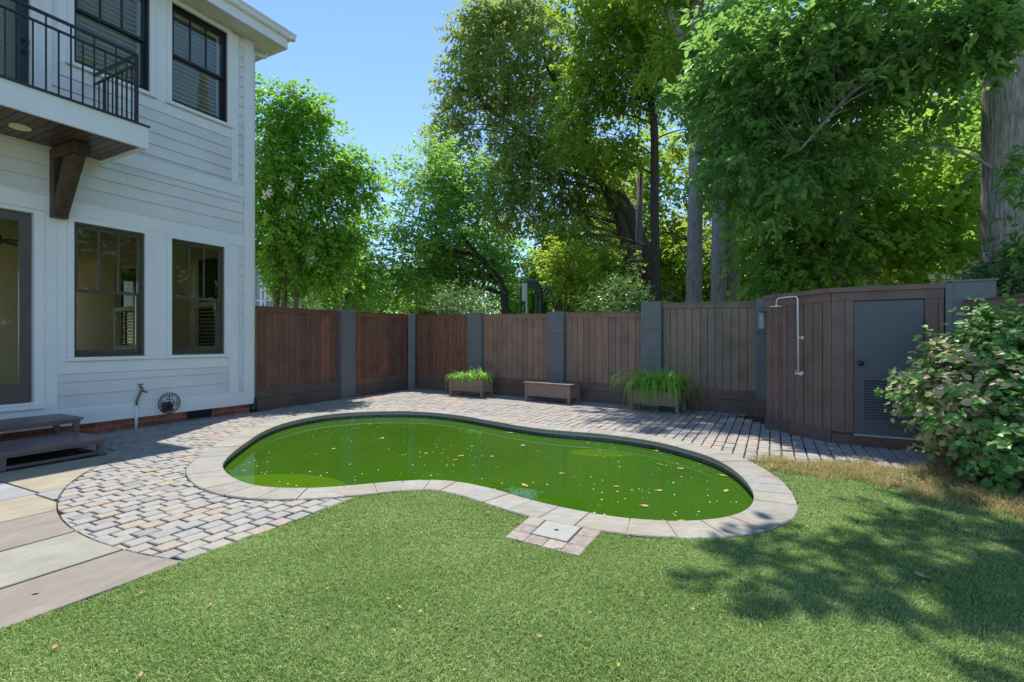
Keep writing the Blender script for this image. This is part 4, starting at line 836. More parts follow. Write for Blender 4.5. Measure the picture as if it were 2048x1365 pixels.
def foliage(r, clumps, rad, sprays, per, slen, L, Wd, oval, droop, dead=0.0, centre=None, spread=.35, tj=.16, face=0.0):
    """clumps (k,3) centres; each carries sprays of leaves"""
    k = len(clumps); ns = k * sprays; ci = np.repeat(np.arange(k), sprays)
    dv = rdir(r, ns) * (r.random(ns) ** .45)[:, None]; rad = np.broadcast_to(rad, (k,))
    org = clumps[ci] + dv * rad[ci][:, None] * np.array([1, 1, .75])
    sdir = dv + rdir(r, ns) * .55 + np.array([0, 0, -droop]);
    if centre is not None: o = clumps[ci] - centre; sdir += .4 * o / (np.linalg.norm(o, axis=1)[:, None] + 1e-6)
    sdir /= np.linalg.norm(sdir, axis=1)[:, None]; ctone = r.normal(.45, .2, k)[ci] + r.normal(0, .07, ns)
    li = np.repeat(np.arange(ns), per); n = ns * per; t = np.tile(np.linspace(.1, 1, per), ns)
    P = org[li] + sdir[li] * (t * slen)[:, None] + np.array([0, 0, -1.]) * (t ** 2 * slen * droop * .5)[:, None] + r.normal(0, slen * .06, (n, 3))
    side = np.cross(sdir, np.array([.1, .2, 1.])); side /= np.linalg.norm(side, axis=1)[:, None] + 1e-9; sg = np.where(np.tile(np.arange(per), ns) % 2, 1, -1)
    ax = sdir[li] * .6 + side[li] * sg[:, None] * .75 + rdir(r, n) * spread + np.array([0, 0, -droop * .9]); nm = rdir(r, n) * .55 + np.array([0, 0, 1.])
    if face: q = P - centre; nm = rdir(r, n) * .6 + np.array([0, -.25, .45]) + face * q / (np.linalg.norm(q, axis=1)[:, None] + 1e-6)
    tone = np.clip(ctone[li] + r.normal(0, tj, n), 0, .88)
    if dead: tone = np.where(r.random(n) < dead, .99, tone)
    sc = r.uniform(.45, 1.35, n); return leaf_arrays(P, ax, nm, L * sc, Wd * sc, tone, oval)
def lobe_clumps(r, lobes, density=1.0):
    out = []
    for (c, rr, k) in lobes:
        k = max(3, int(k * density)); d = rdir(r, k) * (r.random(k) ** .42)[:, None]; out.append(np.array(c) + d * np.array(rr))
    return np.vstack(out)
def bez(a, b, c, n=7): return [(1 - t) ** 2 * a + 2 * t * (1 - t) * b + t * t * c for t in np.linspace(0, 1, n)]
def tree(name, label, cat, trunks, lobes, leaf, m, bark, rad=.8, sprays=9, per=9, slen=.55, oval=False, droop=.3, nlimb=26, seed=1, group=None, flowers=0, kfine=1.0, ns=9, lmax=9):
    sprays = int(sprays * 1.5); leaf = (leaf[0] * 1.2, leaf[1] * 1.3)
    r = np.random.default_rng(seed); base = trunks[0][0]; t = thing(name, base[:3], label, cat, group); cl = lobe_clumps(r, lobes, kfine); ctr = cl.mean(0)
    mb = MB()
    for tr in trunks:
        P = np.array([q[:3] for q in tr]); R = [q[3] for q in tr]; S = catm(P, R); mb.tube([s[0] for s in S], [s[1] for s in S], ns + 3)
        q0 = P[0]; rr = R[0]; mb.tube([q0 + [0, 0, -.15], q0 + [0, 0, .05], q0 + [0, 0, .5]], [rr * 1.5, rr * 1.3, rr * .99], ns + 3)
    mb.build('trunk', bark, t, True)
    allT = np.vstack([np.array([s[0] for s in catm(np.array([q[:3] for q in tr]), [q[3] for q in tr])]) for tr in trunks]); allR = np.hstack([[s[1] for s in catm(np.array([q[:3] for q in tr]), [q[3] for q in tr])] for tr in trunks])
    lb = MB(); sel = r.permutation(len(cl))[:nlimb]
    for i in sel:
        e = cl[i]; dd = np.linalg.norm((allT - e) * np.array([1, 1, .6]), axis=1) + np.where(allT[:, 2] > e[2] - .3, 4, 0) + np.where(allT[:, 2] < 1.8, 6, 0); j = dd.argmin(); s = allT[j]; ln = np.linalg.norm(e - s)
        if ln > lmax or ln < .3: continue
        mid = (s + e) / 2 + np.array([*r.normal(0, .09 * ln, 2), .14 * ln]); P = bez(s, mid, e, 8); r0 = min(allR[j] * .5, .012 + .011 * ln); lb.tube(P, list(np.linspace(r0, r0 * .18, 8)), 6)
        for q in range(3):
            k = int(r.integers(3, 8)); dq = rdir(r, 1)[0] * rad * 1.1; lb.tube(bez(P[k], P[k] + dq * .5 + [0, 0, .12], P[k] + dq, 5), list(np.linspace(r0 * .4, r0 * .08, 5)), 4)
    if lb.v: lb.build('branches', bark, t, True)['kind'] = 'stuff'
    V, F, T = foliage(r, cl, rad, sprays, per, slen, leaf[0], leaf[1], oval, droop, centre=ctr)
    fast_mesh('crown', V, F, m, t, T, 'stuff')
    if flowers:
        fm_ = MB()
        for i in r.permutation(len(cl))[:flowers]:
            c0 = cl[i] + rdir(r, 1)[0] * rad * .9 + [0, -rad * .5, .2]
            for q in range(26): fm_.ball(c0 + r.normal(0, .055, 3) * [1, 1, 1.5], r.uniform(.018, .032), 5, 3)
        fm_.build('blossoms', 'flower', t)
    return t
def catm(P, R, k=5):
    out = []; n = len(P)
    for i in range(n - 1):
        a, b_, c, d = P[max(i - 1, 0)], P[i], P[i + 1], P[min(i + 2, n - 1)]
        for s in np.arange(k) / k: out.append((.5 * ((2 * b_) + (c - a) * s + (2 * a - 5 * b_ + 4 * c - d) * s * s + (3 * b_ - a - 3 * c + d) * s ** 3), R[i] * (1 - s) + R[i + 1] * s))
    out.append((P[-1], R[-1])); return out
def T_(px, py, Y, r): return (*PX(px, py, Y), r)
def Tg(px, Y, r): return ((px - 1024) / FPX * Y, Y, -.05, r)
def LB(px, py, Y, rpx, rpy, k, dep=None): return (PX(px, py, Y), (rpx * Y / FPX, (dep if dep else rpx * Y / FPX), rpy * Y / FPX), k)

# crape myrtle behind the left fence
Y = 12.8
tree('crape_myrtle', 'leafy crape myrtle with a few pale blossoms arching beside the house corner', 'tree',
     [[Tg(556, Y, .09), T_(548, 480, Y, .07), T_(530, 380, Y, .05), T_(540, 260, Y, .025)], [Tg(562, Y, .08), T_(575, 470, Y, .06), T_(600, 370, Y, .045), T_(610, 270, Y, .02)], [Tg(570, Y, .07), T_(610, 480, Y, .05), T_(650, 420, Y, .035)]],
     [LB(520, 400, Y, 95, 120, 30), LB(590, 370, Y, 85, 105, 30), LB(560, 255, Y, 55, 60, 16), LB(612, 235, Y, 26, 34, 7), LB(545, 205, Y, 22, 26, 5), LB(665, 360, Y, 48, 62, 14), LB(706, 350, Y, 24, 34, 6), LB(730, 372, Y, 9, 26, 4), LB(640, 262, Y, 14, 16, 3), LB(600, 470, Y, 85, 50, 24), LB(680, 460, Y, 40, 44, 9), LB(540, 500, Y, 45, 35, 9), LB(650, 530, Y, 55, 40, 12), LB(590, 560, Y, 40, 26, 6)],
     (.095, .054), 'leaf_myrtle', 'bark_tan', rad=.40, sprays=12, per=13, slen=.42, droop=.35, nlimb=34, seed=11, flowers=9)
# light green trees and shrubs behind the left fence
tree('leafy_tree', 'loose pale green young tree just behind the corner pillar', 'tree', [[Tg(660, 18, .10), T_(668, 560, 18, .08), T_(660, 480, 18, .05)], [Tg(668, 18, .08), T_(700, 560, 18, .06), T_(720, 490, 18, .03)]],
     [LB(640, 530, 18, 60, 60, 20), LB(700, 500, 18, 55, 70, 20), LB(735, 560, 18, 50, 55, 16), LB(650, 590, 18, 70, 30, 14), LB(715, 440, 18, 30, 30, 7)], (.12, .06), 'leaf_dogwood', 'bark_dark', rad=.55, sprays=10, per=10, slen=.5, nlimb=26, seed=12)
tree('dogwood_tree', 'spreading layered light green tree with a dark crooked trunk behind the corner', 'tree', [[Tg(1010, 20, .17), T_(1008, 590, 20, .15), T_(985, 545, 20, .12), T_(930, 480, 20, .07), T_(880, 410, 20, .04)], [T_(985, 545, 20, .10), T_(950, 510, 20, .08), T_(850, 500, 20, .05)]],
     [LB(850, 400, 20, 85, 70, 28), LB(820, 500, 20, 75, 55, 22), LB(900, 470, 20, 100, 50, 28), LB(910, 370, 20, 75, 55, 20), LB(945, 530, 20, 70, 40, 17), LB(800, 575, 20, 70, 35, 14), LB(880, 320, 20, 40, 26, 8), LB(880, 560, 20, 70, 35, 14)],
     (.15, .075), 'leaf_dogwood', 'bark_dark', rad=.62, sprays=11, per=10, slen=.6, droop=.2, nlimb=40, seed=13)
tree('oak_tree', 'huge dark green oak with leaning twin trunks towering over the rear fence', 'tree', [[Tg(1318, 25, .50), T_(1300, 560, 25, .46), T_(1262, 440, 25, .40), T_(1225, 370, 25, .30), T_(1150, 250, 25, .2), T_(1090, 120, 25, .1)], [Tg(1285, 25, .38), T_(1266, 560, 25, .36), T_(1238, 430, 25, .30), T_(1180, 340, 25, .2), T_(1050, 270, 25, .12), T_(960, 200, 25, .05)]],
     [LB(955, 90, 25, 55, 65, 26), LB(985, 45, 25, 40, 40, 12), LB(930, 200, 25, 52, 70, 26), LB(1010, 170, 25, 80, 90, 40), LB(1090, 130, 25, 80, 110, 44), LB(900, 285, 25, 45, 25, 9), LB(1030, 300, 25, 90, 70, 40), LB(1120, 280, 25, 85, 90, 40), LB(1090, 400, 25, 90, 60, 34), LB(1180, 380, 25, 70, 60, 26), LB(1010, 400, 25, 80, 55, 26), LB(1150, 470, 25, 90, 40, 20), LB(1050, 30, 25, 60, 60, 22)],
     (.20, .085), 'leaf_oak', 'bark_dark', rad=.85, sprays=9, per=11, slen=.6, droop=.3, nlimb=60, seed=14)
tree('tulip_tree', 'tall straight reddish-brown trunk with light green crown behind the tall pillar', 'tree', [[Tg(1311, 21, .20), T_(1311, 560, 21, .195), T_(1309, 420, 21, .185), T_(1308, 250, 21, .16), T_(1292, 150, 21, .12), T_(1285, 20, 21, .08)]],
     [LB(1200, 50, 21, 90, 70, 34), LB(1290, 60, 21, 80, 80, 30), LB(1190, 160, 21, 70, 70, 24), LB(1260, 190, 21, 65, 65, 20), LB(1150, 260, 21, 55, 60, 15), LB(1240, 300, 21, 55, 50, 13), LB(1345, 120, 21, 50, 90, 18), LB(1400, 260, 21, 50, 60, 10), LB(1200, 520, 21, 60, 40, 12), LB(1120, 470, 21, 50, 40, 9), LB(1230, -90, 21, 110, 70, 22)],
     (.15, .10), 'leaf_poplar', 'bark_dark', rad=.75, sprays=11, per=10, slen=.55, nlimb=36, seed=15)
tree('forked_tree', 'tall grey trunk forking high up between the reddish trunk and twin trunks', 'tree', [[Tg(1386, 17.5, .30), T_(1388, 560, 17.5, .275), T_(1391, 400, 17.5, .25), T_(1393, 230, 17.5, .235), T_(1392, 80, 17.5, .2), T_(1385, -100, 17.5, .16), (6.0, 17.2, 18.5, .08)], [T_(1393, 210, 17.5, .17), T_(1378, 110, 17.5, .15), T_(1345, 40, 17.5, .12), T_(1318, -20, 17.5, .07)], [T_(1398, 230, 17.5, .14), T_(1410, 130, 17.5, .11), T_(1398, 20, 17.5, .08)]],
     [LB(1420, 40, 17.5, 60, 70, 22), LB(1350, -40, 17.5, 90, 60, 22), LB(1450, 150, 17.5, 45, 70, 16), LB(1340, 120, 17.5, 30, 40, 6), LB(1450, 280, 17.5, 30, 50, 8), (np.array([4.0, 17.0, 18.6]), (2.4, 1.6, 1.8), 14), (np.array([6.5, 16.8, 19.5]), (2.6, 1.8, 2.2), 18), (np.array([2.2, 16.6, 17.6]), (1.2, 1.2, 1.0), 5)],
     (.15, .09), 'leaf_poplar', 'bark_grey', rad=.7, sprays=10, per=10, slen=.5, nlimb=26, seed=16)
tree('twin_tree', 'pair of pale grey trunks grown together at the base behind the tall fence panel', 'tree', [[Tg(1436, 16, .25), T_(1437, 560, 16, .235), T_(1438, 430, 16, .22), T_(1432, 280, 16, .19), T_(1428, 100, 16, .14)], [Tg(1464, 16.3, .25), T_(1465, 560, 16.3, .235), T_(1462, 430, 16.3, .21), T_(1470, 280, 16.3, .18), T_(1490, 80, 16.3, .12)]],
     [LB(1480, 60, 16, 90, 80, 22), LB(1540, 180, 16, 70, 90, 20), LB(1500, 300, 16, 60, 80, 16), LB(1560, 340, 16, 60, 70, 14)],
     (.15, .075), 'leaf_pecan', 'bark_grey', rad=.7, sprays=10, per=10, slen=.5, droop=.5, nlimb=24, seed=17)
tree('bright_sapling', 'small upright bright yellow-green tree rising behind the rear fence', 'tree', [[Tg(1128, 16.5, .05), T_(1130, 590, 16.5, .04), T_(1128, 540, 16.5, .02)], [Tg(1130, 16.5, .04), T_(1150, 570, 16.5, .02)], [Tg(1127, 16.5, .04), T_(1105, 570, 16.5, .02)]],
     [LB(1142, 545, 16.5, 36, 58, 24), LB(1172, 575, 16.5, 26, 40, 10), LB(1120, 520, 16.5, 30, 28, 7)], (.11, .055), 'leaf_bright', 'stem', rad=.38, sprays=9, per=9, slen=.35, nlimb=24, seed=18)
# right side
Y = 12.6
tree('maple_tree', 'dark green maple with a short grey trunk above the shed roof', 'tree', [[Tg(1693, Y, .24), T_(1692, 560, Y, .21), T_(1695, 470, Y, .16), T_(1720, 340, Y, .11), T_(1730, 200, Y, .06)], [T_(1694, 480, Y, .12), T_(1640, 390, Y, .08), T_(1590, 300, Y, .04)]],
     [LB(1560, 460, Y, 85, 95, 30), LB(1660, 470, Y, 95, 85, 32), LB(1770, 460, Y, 95, 80, 32), LB(1870, 440, Y, 80, 90, 26), LB(1620, 340, Y, 95, 90, 28), LB(1740, 330, Y, 100, 90, 30), LB(1540, 550, Y, 70, 40, 14), LB(1900, 330, Y, 80, 90, 20), LB(1650, 545, Y, 60, 30, 9), LB(1850, 540, Y, 60, 24, 6)],
     (.115, .085), 'leaf_maple', 'bark_grey', rad=.52, sprays=7, per=10, slen=.42, oval=True, droop=.35, nlimb=60, seed=19)
Y = 9.6
tree('pecan_tree', 'massive pale furrowed trunk with drooping long-leaved branches over the right fence', 'tree',
     [[Tg(2018, Y, .46), T_(2016, 560, Y, .40), T_(2013, 400, Y, .375), T_(2012, 200, Y, .35), T_(2010, 0, Y, .32), T_(1990, -250, Y, .25), T_(1970, -500, Y, .16)],
      [T_(2005, -60, Y, .13), T_(1920, 5, 9.2, .085), T_(1800, 95, 9.0, .06), T_(1690, 200, 9.0, .035), T_(1600, 300, 9.0, .015)],
      [T_(2006, -150, Y, .16), T_(1860, -160, 8.4, .10), T_(1650, -140, 7.6, .06), T_(1500, -60, 7.4, .03)],
      [T_(2008, -180, Y, .17), (7.6, 8.6, 8.6, .13), (5.2, 7.6, 8.5, .09), (3.2, 6.8, 8.3, .055), (1.4, 6.6, 8.2, .02)],
      [T_(2008, -260, Y, .17), T_(1950, -420, 8.2, .11), T_(1800, -600, 6.8, .07), T_(1600, -700, 6.0, .03)]],
     [LB(1650, 170, 10.2, 270, 250, 150, 1.5), LB(1520, 120, 9.6, 130, 170, 40, 1.0), LB(1760, 90, 8.8, 190, 120, 46, 1.0), LB(1560, 340, 9.6, 150, 90, 30, .9), LB(1900, 90, 8.0, 90, 80, 18, .7), LB(1970, 30, 7.6, 90, 40, 12, .6), LB(2045, 330, 7.6, 16, 40, 3, .3), LB(2055, 470, 7.8, 16, 20, 3, .3), LB(1450, 200, 10, 60, 150, 20, .8),
      LB(1750, -150, 8.2, 200, 110, 14, 1.1), LB(1640, -420, 7.2, 90, 90, 5, .7), LB(1880, -560, 7.0, 120, 90, 8, .8),
      (np.array([1.55, 6.75, 8.1]), (.8, .4, .3), 4), (np.array([2.3, 7.1, 8.2]), (.5, .4, .3), 3), (np.array([2.75, 6.6, 8.2]), (.6, .4, .3), 4), (np.array([3.6, 7.3, 8.1]), (.7, .6, .4), 6), (np.array([2.2, 5.8, 8.3]), (.4, .2, .2), 2), (np.array([3.1, 5.9, 8.3]), (.6, .35, .3), 3), (np.array([4.6, 7.0, 8.0]), (.7, .6, .4), 7)],
     (.12, .056), 'leaf_pecan', 'bark_grey', rad=.46, sprays=7, per=10, slen=.34, oval=True, droop=.22, nlimb=110, seed=20, ns=14, lmax=2.6)
def shrub(name, label, c, rr, n, leaf, m, seed, oval=False, group=None, cat='shrub', dead=None, rad=.28, sprays=9, per=8, zb=0.0, droop=.1):
    r = np.random.default_rng(seed); d = rdir(r, n) * (.62 + .38 * r.random(n))[:, None]; cl = np.array(c) + d * np.array(rr); cl = cl[cl[:, 2] > zb + .05]
    t = thing(name, (c[0], c[1], zb), label, cat, group); mb = MB()
    for i in range(0, len(cl), 3): mb.tube(bez(np.array([c[0] + r.normal(0, .06), c[1] + r.normal(0, .06), zb - .02]), np.array([(c[0] + cl[i][0]) / 2, (c[1] + cl[i][1]) / 2, c[2]]), cl[i], 6), list(np.linspace(.022, .005, 6)), 5)
    mb.build('stems', 'stem', t); V, F, T = foliage(r, cl, rad, sprays, per, .24, leaf[0], leaf[1], oval, droop, centre=np.array(c), face=.9 if oval else 0)
    if dead is not None:
        k = 6 if oval else 4; ctr = V.reshape(-1, k, 3).mean(1); pd = dead(ctr); f = r.random(len(pd)) < pd; T = np.where(np.repeat(f, k), .99, T)
    fast_mesh('foliage', V, F, m, t, T, 'stuff'); return t
shrub('laurel_shrub', 'rounded glossy shrub showing above the fence behind the planter with short lilies', PX(922, 622, 14.6), (.75, .7, .70), 66, (.085, .035), 'leaf_laurel', 31)
shrub('laurel_shrub', 'wide dark glossy shrub peeking over the fence left of the tall pillar', PX(1236, 632, 12.6), (.82, .7, .85), 90, (.085, .035), 'leaf_laurel', 32)
shrub('laurel_shrub', 'dark low shrub behind the reddish fence next to the house corner', PX(600, 625, 14.2), (.75, .7, .55), 42, (.08, .035), 'leaf_laurel', 33)
shrub('laurel_shrub', 'dark evergreen shrub at the foot of the massive pale trunk', PX(2030, 560, 8.3), (.42, .5, .42), 44, (.10, .034), 'leaf_laurel', 34, oval=True)
bc = np.array([4.62, 4.80])
def deadf(P): return np.clip(.78 - .85 * np.abs((P[:, 0] - 4.2) / .5) - .3 * np.abs(P[:, 2] - 1.0), 0, .6) + .015
shrub('leafy_bush', 'large glossy green bush with browned leaves on one side in front of the shed door', (4.76, 4.90, .74), (.62, .50, .54), 150, (.064, .052), 'leaf_bush', 35, oval=True, dead=deadf, rad=.21, sprays=10, per=8, zb=.1)
shrub('leafy_bush', 'upright tip of glossy leaves growing up against the right-hand fence', (4.93, 4.90, 1.30), (.22, .26, .26), 30, (.064, .052), 'leaf_bush', 36, oval=True, rad=.18, sprays=10, per=8, zb=.1)
shrub('leafy_bush', 'lower spreading bush of rounded green leaves spilling over the timber edging', (4.62, 4.42, .42), (.34, .24, .36), 46, (.066, .056), 'leaf_bush', 37, oval=True, rad=.17, sprays=9, per=8, zb=.0)

# background trees
r = np.random.default_rng(5)
BGT = [(-26, 46, 11, 'leaf_oak', 'dark'), (-17.5, 42, 8.6, 'leaf_dogwood', 'pale'), (-11.5, 40, 8.8, 'leaf_myrtle', 'mid'), (-6, 43, 10.0, 'leaf_oak', 'dark'), (-.5, 38, 10.5, 'leaf_dogwood', 'pale'), (4.0, 40, 8.4, 'leaf_yellow', 'yellowing'), (8.8, 38, 9.6, 'leaf_poplar', 'mid'), (13.2, 36, 11.5, 'leaf_yellow', 'yellowing'),
       (16.5, 33, 14, 'leaf_poplar', 'mid'), (20, 28, 15, 'leaf_maple', 'dark'), (17, 22, 13.5, 'leaf_pecan', 'dark'), (24, 24, 16, 'leaf_poplar', 'mid'), (20, 17.5, 12, 'leaf_maple', 'dark'), (30, 34, 16, 'leaf_oak', 'dark'), (14.5, 8.2, 11, 'leaf_maple', 'mid'), (15.5, 3.0, 10, 'leaf_pecan', 'dark'), (10.9, 30, 15.5, 'leaf_poplar', 'airy'), (7.2, 33, 13, 'leaf_bright', 'bright')]
for i, (x, y, h, m_, tone) in enumerate(BGT):
    lob = [((x + r.normal(0, 1.2), y + r.normal(0, 1), h * f), (h * q, h * q, h * .17), 22) for f, q in ((.34, .24), (.5, .27), (.66, .23), (.82, .16), (.42, .3), (.22, .26))]
    where = ['beyond the house corner', 'between myrtle and corner', 'behind the layered tree', 'behind the oak', 'left of the sapling', 'behind the sapling', 'behind the leaning pole', 'behind the twin trunks', 'past the twin trunks', 'behind the maple', 'close behind the maple', 'far behind the pale trunk', 'just left of the pale trunk', 'furthest right', 'reflected in the window nearest the corner', 'reflected in the glass door', 'between the forked and reddish trunks', 'behind the leaning oak trunks'][i]
    tree('background_tree', f'{tone} green tree standing {where}' if tone not in ('yellowing',) else f'yellowing tree standing {where}', 'tree', [[(x, y, -.05, h * .028), (x + r.normal(0, .2), y, h * .35, h * .022), (x + r.normal(0, .5), y, h * .8, h * .008)]], lob, (.30, .16), m_, 'bark_dark', rad=1.15, sprays=9, per=8, slen=.8, nlimb=14, seed=100 + i, group='trees beyond the yard')
hedge = MB()
r = np.random.default_rng(9); cl = []
for k in range(420): x = r.uniform(-40, 40); cl.append((x, 52 + r.normal(0, 2), r.uniform(.4, 6.5)))
V, F, T = foliage(r, np.array(cl), 1.6, 10, 7, 1.0, .5, .3, False, .2); fast_mesh('far_wood', V, F, 'leaf_oak', None, T, 'stuff')['label'] = 'mass of distant dark trees along the horizon'
bpy.data.objects['far_wood']['category'] = 'trees'

# turf ------------------------------------------------------------
turf_poly = [W(-7.4, TURF_D), W(-3.0, TURF_D - .02)]
r = np.random.default_rng(21); drp = DRAIN
def in_turf(P):
    a = (P - CC) @ D1; d = (P - CC) @ NN; edge = TURF_D + .015 * np.sin(a * 5)
    ok = (d > edge) & (P[:, 1] < turf_line(P[:, 0])) & (P[:, 0] < 5.4) & (P[:, 1] > -.6); ok &= ~inside(P, OUT[::2] + LN[::2] * .004); ok &= ~inside(P, drp); return ok
# turf backing: drop the sheet onto a fine grid so that it follows the edges
gs = .05; gx, gy = np.meshgrid(np.arange(-6, 5.5, gs), np.arange(-1.2, 5.9, gs)); cen = np.c_[gx.ravel(), gy.ravel()] + gs / 2
# dry grass weight along the far right edge
def dryw(P): return np.clip(1.35 - (turf_line(P[:, 0]) - P[:, 1]) / (.50 + .78 * np.clip(P[:, 0] - 2.6, 0, 3)) + .22 * np.sin(P[:, 0] * 5.1 + 1) + .15 * np.sin(P[:, 0] * 13), 0, 1) * (P[:, 0] > 2.35)
ok = in_turf(cen); cs_ = cen[ok]; k = len(cs_); hz = -.004
V = np.stack([np.c_[cs_ + q, np.full(k, hz)] for q in ([-gs / 2, -gs / 2], [gs / 2, -gs / 2], [gs / 2, gs / 2], [-gs / 2, gs / 2])], 1).reshape(-1, 3)
o = fast_mesh('artificial_turf', V, np.arange(k * 4).reshape(-1, 4), 'turf_backing'); o['kind'] = 'structure'
def blades(n, box, hmin, hmax, wd, m, name, weight=None, lean=(.0, -.25), tonef=None, seed=1, par=None, spread=.55):
    rr = np.random.default_rng(seed); P = np.c_[rr.uniform(box[0], box[1], n), rr.uniform(box[2], box[3], n)]; keep = in_turf(P) & (np.abs(P[:, 0]) < 1.13 * np.abs(P[:, 1]) + .25)
    if weight is not None: keep &= rr.random(n) < weight(P)
    P = P[keep]; n = len(P); h = rr.uniform(hmin, hmax, n) * (.8 + .25 * np.sin(P[:, 0] * 7 + np.sin(P[:, 1] * 5)) * np.sin(P[:, 1] * 6)); ang = rr.uniform(0, 2 * math.pi, n)
    ld = rr.normal(0, spread, (n, 2)) + np.array(lean) + .2 * np.c_[np.sin(P[:, 0] * 3.1 + P[:, 1]), np.cos(P[:, 1] * 2.7)]; sd_ = np.c_[np.cos(ang), np.sin(ang), np.zeros(n)] * (wd * rr.uniform(.7, 1.3, n))[:, None] / 2
    b0 = np.c_[P, np.full(n, hz)]; m1 = b0 + np.c_[ld * (h * .35)[:, None], h * .6]; tp_ = b0 + np.c_[ld * (h * 1.0)[:, None], h * (1 - .25 * (ld ** 2).sum(1).clip(0, 2))]
    V = np.stack([b0 - sd_, b0 + sd_, m1 + sd_ * .8, m1 - sd_ * .8, tp_ + sd_ * .25, tp_ - sd_ * .25], 1).reshape(-1, 3); o = np.arange(n)[:, None] * 6; F = np.concatenate([o + [[0, 1, 2, 3]], o + [[3, 2, 4, 5]]])
    tone = tonef(P, rr) if tonef else np.clip(rr.normal(.5, .22, n), 0, 1); print(name, n); return fast_mesh(name, V, F, m, par, np.repeat(tone, 6), 'stuff')
tuft = lambda P, rr: np.clip(rr.normal(.46, .30, len(P)) + .10 * np.sin(P[:, 0] * 4 + 1.5 * np.sin(P[:, 1] * 3)) * np.sin(P[:, 1] * 5.3), 0, 1)
nodry = lambda P: 1 - .8 * np.clip(dryw(P) * 1.3 - .35, 0, 1)
turf = o
blades(340000, (-2.6, 3.2, 1.6, 3.4), .015, .031, .0038, 'leaf_turf', 'turf_blades', weight=nodry, tonef=tuft, seed=2, par=turf)
blades(200000, (-2.2, 4.8, 3.4, 5.6), .016, .032, .0050, 'leaf_turf', 'turf_blades', weight=nodry, tonef=tuft, seed=3, par=turf)
dry = blades(170000, (2.3, 5.3, 2.6, 5.8), .05, .17, .0034, 'leaf_dry', 'dry_grass', weight=lambda P: np.clip(dryw(P) * 1.5 - .4, 0, 1) * np.clip(.45 + .9 * np.sin(P[:, 0] * 8 + 2.3 * np.sin(P[:, 1] * 6.1)) * np.sin(P[:, 1] * 9.7 + 1.7 * np.sin(P[:, 0] * 4.3)), .06, 1), tonef=lambda P, rr: np.where(rr.random(len(P)) < .26, .99, np.clip(rr.normal(.45, .25, len(P)), 0, .82)), seed=4, spread=.75)
tag(dry, 'strip of dry straw-coloured grass between green turf and shed paving', 'dry grass')

# fallen leaves ----------------------------------------------------
def maple_leaf(sz, rr):
    pts = []; n = 5
    for i in range(n * 2):
        a = math.pi * 2 * i / (n * 2) + .3; rad = sz * (1 if i % 2 == 0 else .5) * rr.uniform(.5, 1.3); pts.append((rad * math.cos(a), rad * math.sin(a), 0))
    return pts
def oval_leaf(sz, rr): return [(sz * 1.2 * math.cos(a), sz * .5 * math.sin(a), 0) for a in np.linspace(0, 2 * math.pi, 9)[:-1]]
def drop(px, py, z, kind, sz, m, label, group, tilt=.25, seed=0):
    rr = np.random.default_rng(int(px * 7 + py)); g = G(px, py, z); sz *= .8; pts = maple_leaf(sz, rr) if kind == 'm' else oval_leaf(sz, rr); a = rr.uniform(0, 6.28)
    V = [(g[0] + p[0] * math.cos(a) - p[1] * math.sin(a), g[1] + p[0] * math.sin(a) + p[1] * math.cos(a), z + abs(p[0]) * tilt * rr.uniform(.2, 1) + .3 * tilt * abs(p[1])) for p in pts]
    c = np.mean(V, 0); c[2] = z + .002; V.append(tuple(c)); k = len(pts); tag(MB().add(V, [(i, (i + 1) % k, k) for i in range(k)]).build('fallen_leaf', m, None), label, 'leaf', group)
for px, py, kd, sz in [(765, 877, 'm', .07), (666, 898, 'm', .05), (852, 907, 'm', .045), (910, 920, 'o', .04), (984, 913, 'm', .05), (700, 929, 'm', .035), (1020, 866, 'o', .06), (1046, 891, 'm', .08), (944, 893, 'm', .04), (922, 912, 'o', .05), (1050, 971, 'o', .06), (1123, 947, 'm', .055), (1233, 973, 'm', .055), (1318, 981, 'm', .06), (1290, 1012, 'm', .055), (1361, 937, 'm', .06), (1446, 951, 'o', .05), (1314, 902, 'm', .07), (1378, 914, 'm', .06), (1320, 929, 'o', .05), (1452, 982, 'o', .05), (1363, 1042, 'm', .05), (487, 942, 'm', .035), (620, 944, 'o', .03), (1347, 966, 'o', .03)]:
    drop(px, py, -.100, kd, sz, 'dead_leaf', 'curled tan dead leaf floating on the green pool water', 'leaves floating in the pool', .12)
for px, py, kd, sz, m_ in [(778, 1197, 'o', .013, 'yellow_leaf'), (800, 1214, 'o', .016, 'yellow_leaf'), (840, 1223, 'o', .014, 'yellow_leaf'), (1237, 1331, 'o', .014, 'yellow_leaf')]: drop(px, py, .024, kd, sz, m_, 'small yellow leaf lying on the green turf', 'yellow leaves on the turf', .3)
for px, py, kd, sz in [(1385, 1218, 'm', .026), (1845, 1153, 'o', .05), (1736, 1198, 'm', .03), (112, 1294, 'm', .022), (655, 1177, 'm', .02), (1033, 1076, 'm', .02), (976, 1025, 'm', .03), (1078, 1273, 'm', .02), (656, 1249, 'm', .018), (281, 1350, 'o', .018), (282, 1186, 'm', .02), (420, 1210, 'o', .015), (1180, 1225, 'm', .016), (930, 1340, 'm', .015)]: drop(px, py, .022, kd, sz, 'dead_leaf', 'crumpled brown dead leaf lying on the green turf', 'brown leaves on the turf', .4)
for px, py in [(1375, 838), (1460, 845), (1250, 832), (1418, 842), (1330, 850), (1220, 842), (1120, 838), (1575, 866), (1690, 905), (1712, 932), (1680, 918), (72, 1186), (980, 830), (1190, 850)]: drop(px, py, .006, 'm', .03, 'dead_leaf', 'small dry leaf lying on the stone paving', 'leaves on the paving', .35)
rr = np.random.default_rng(77); mb = MB(); c = 0
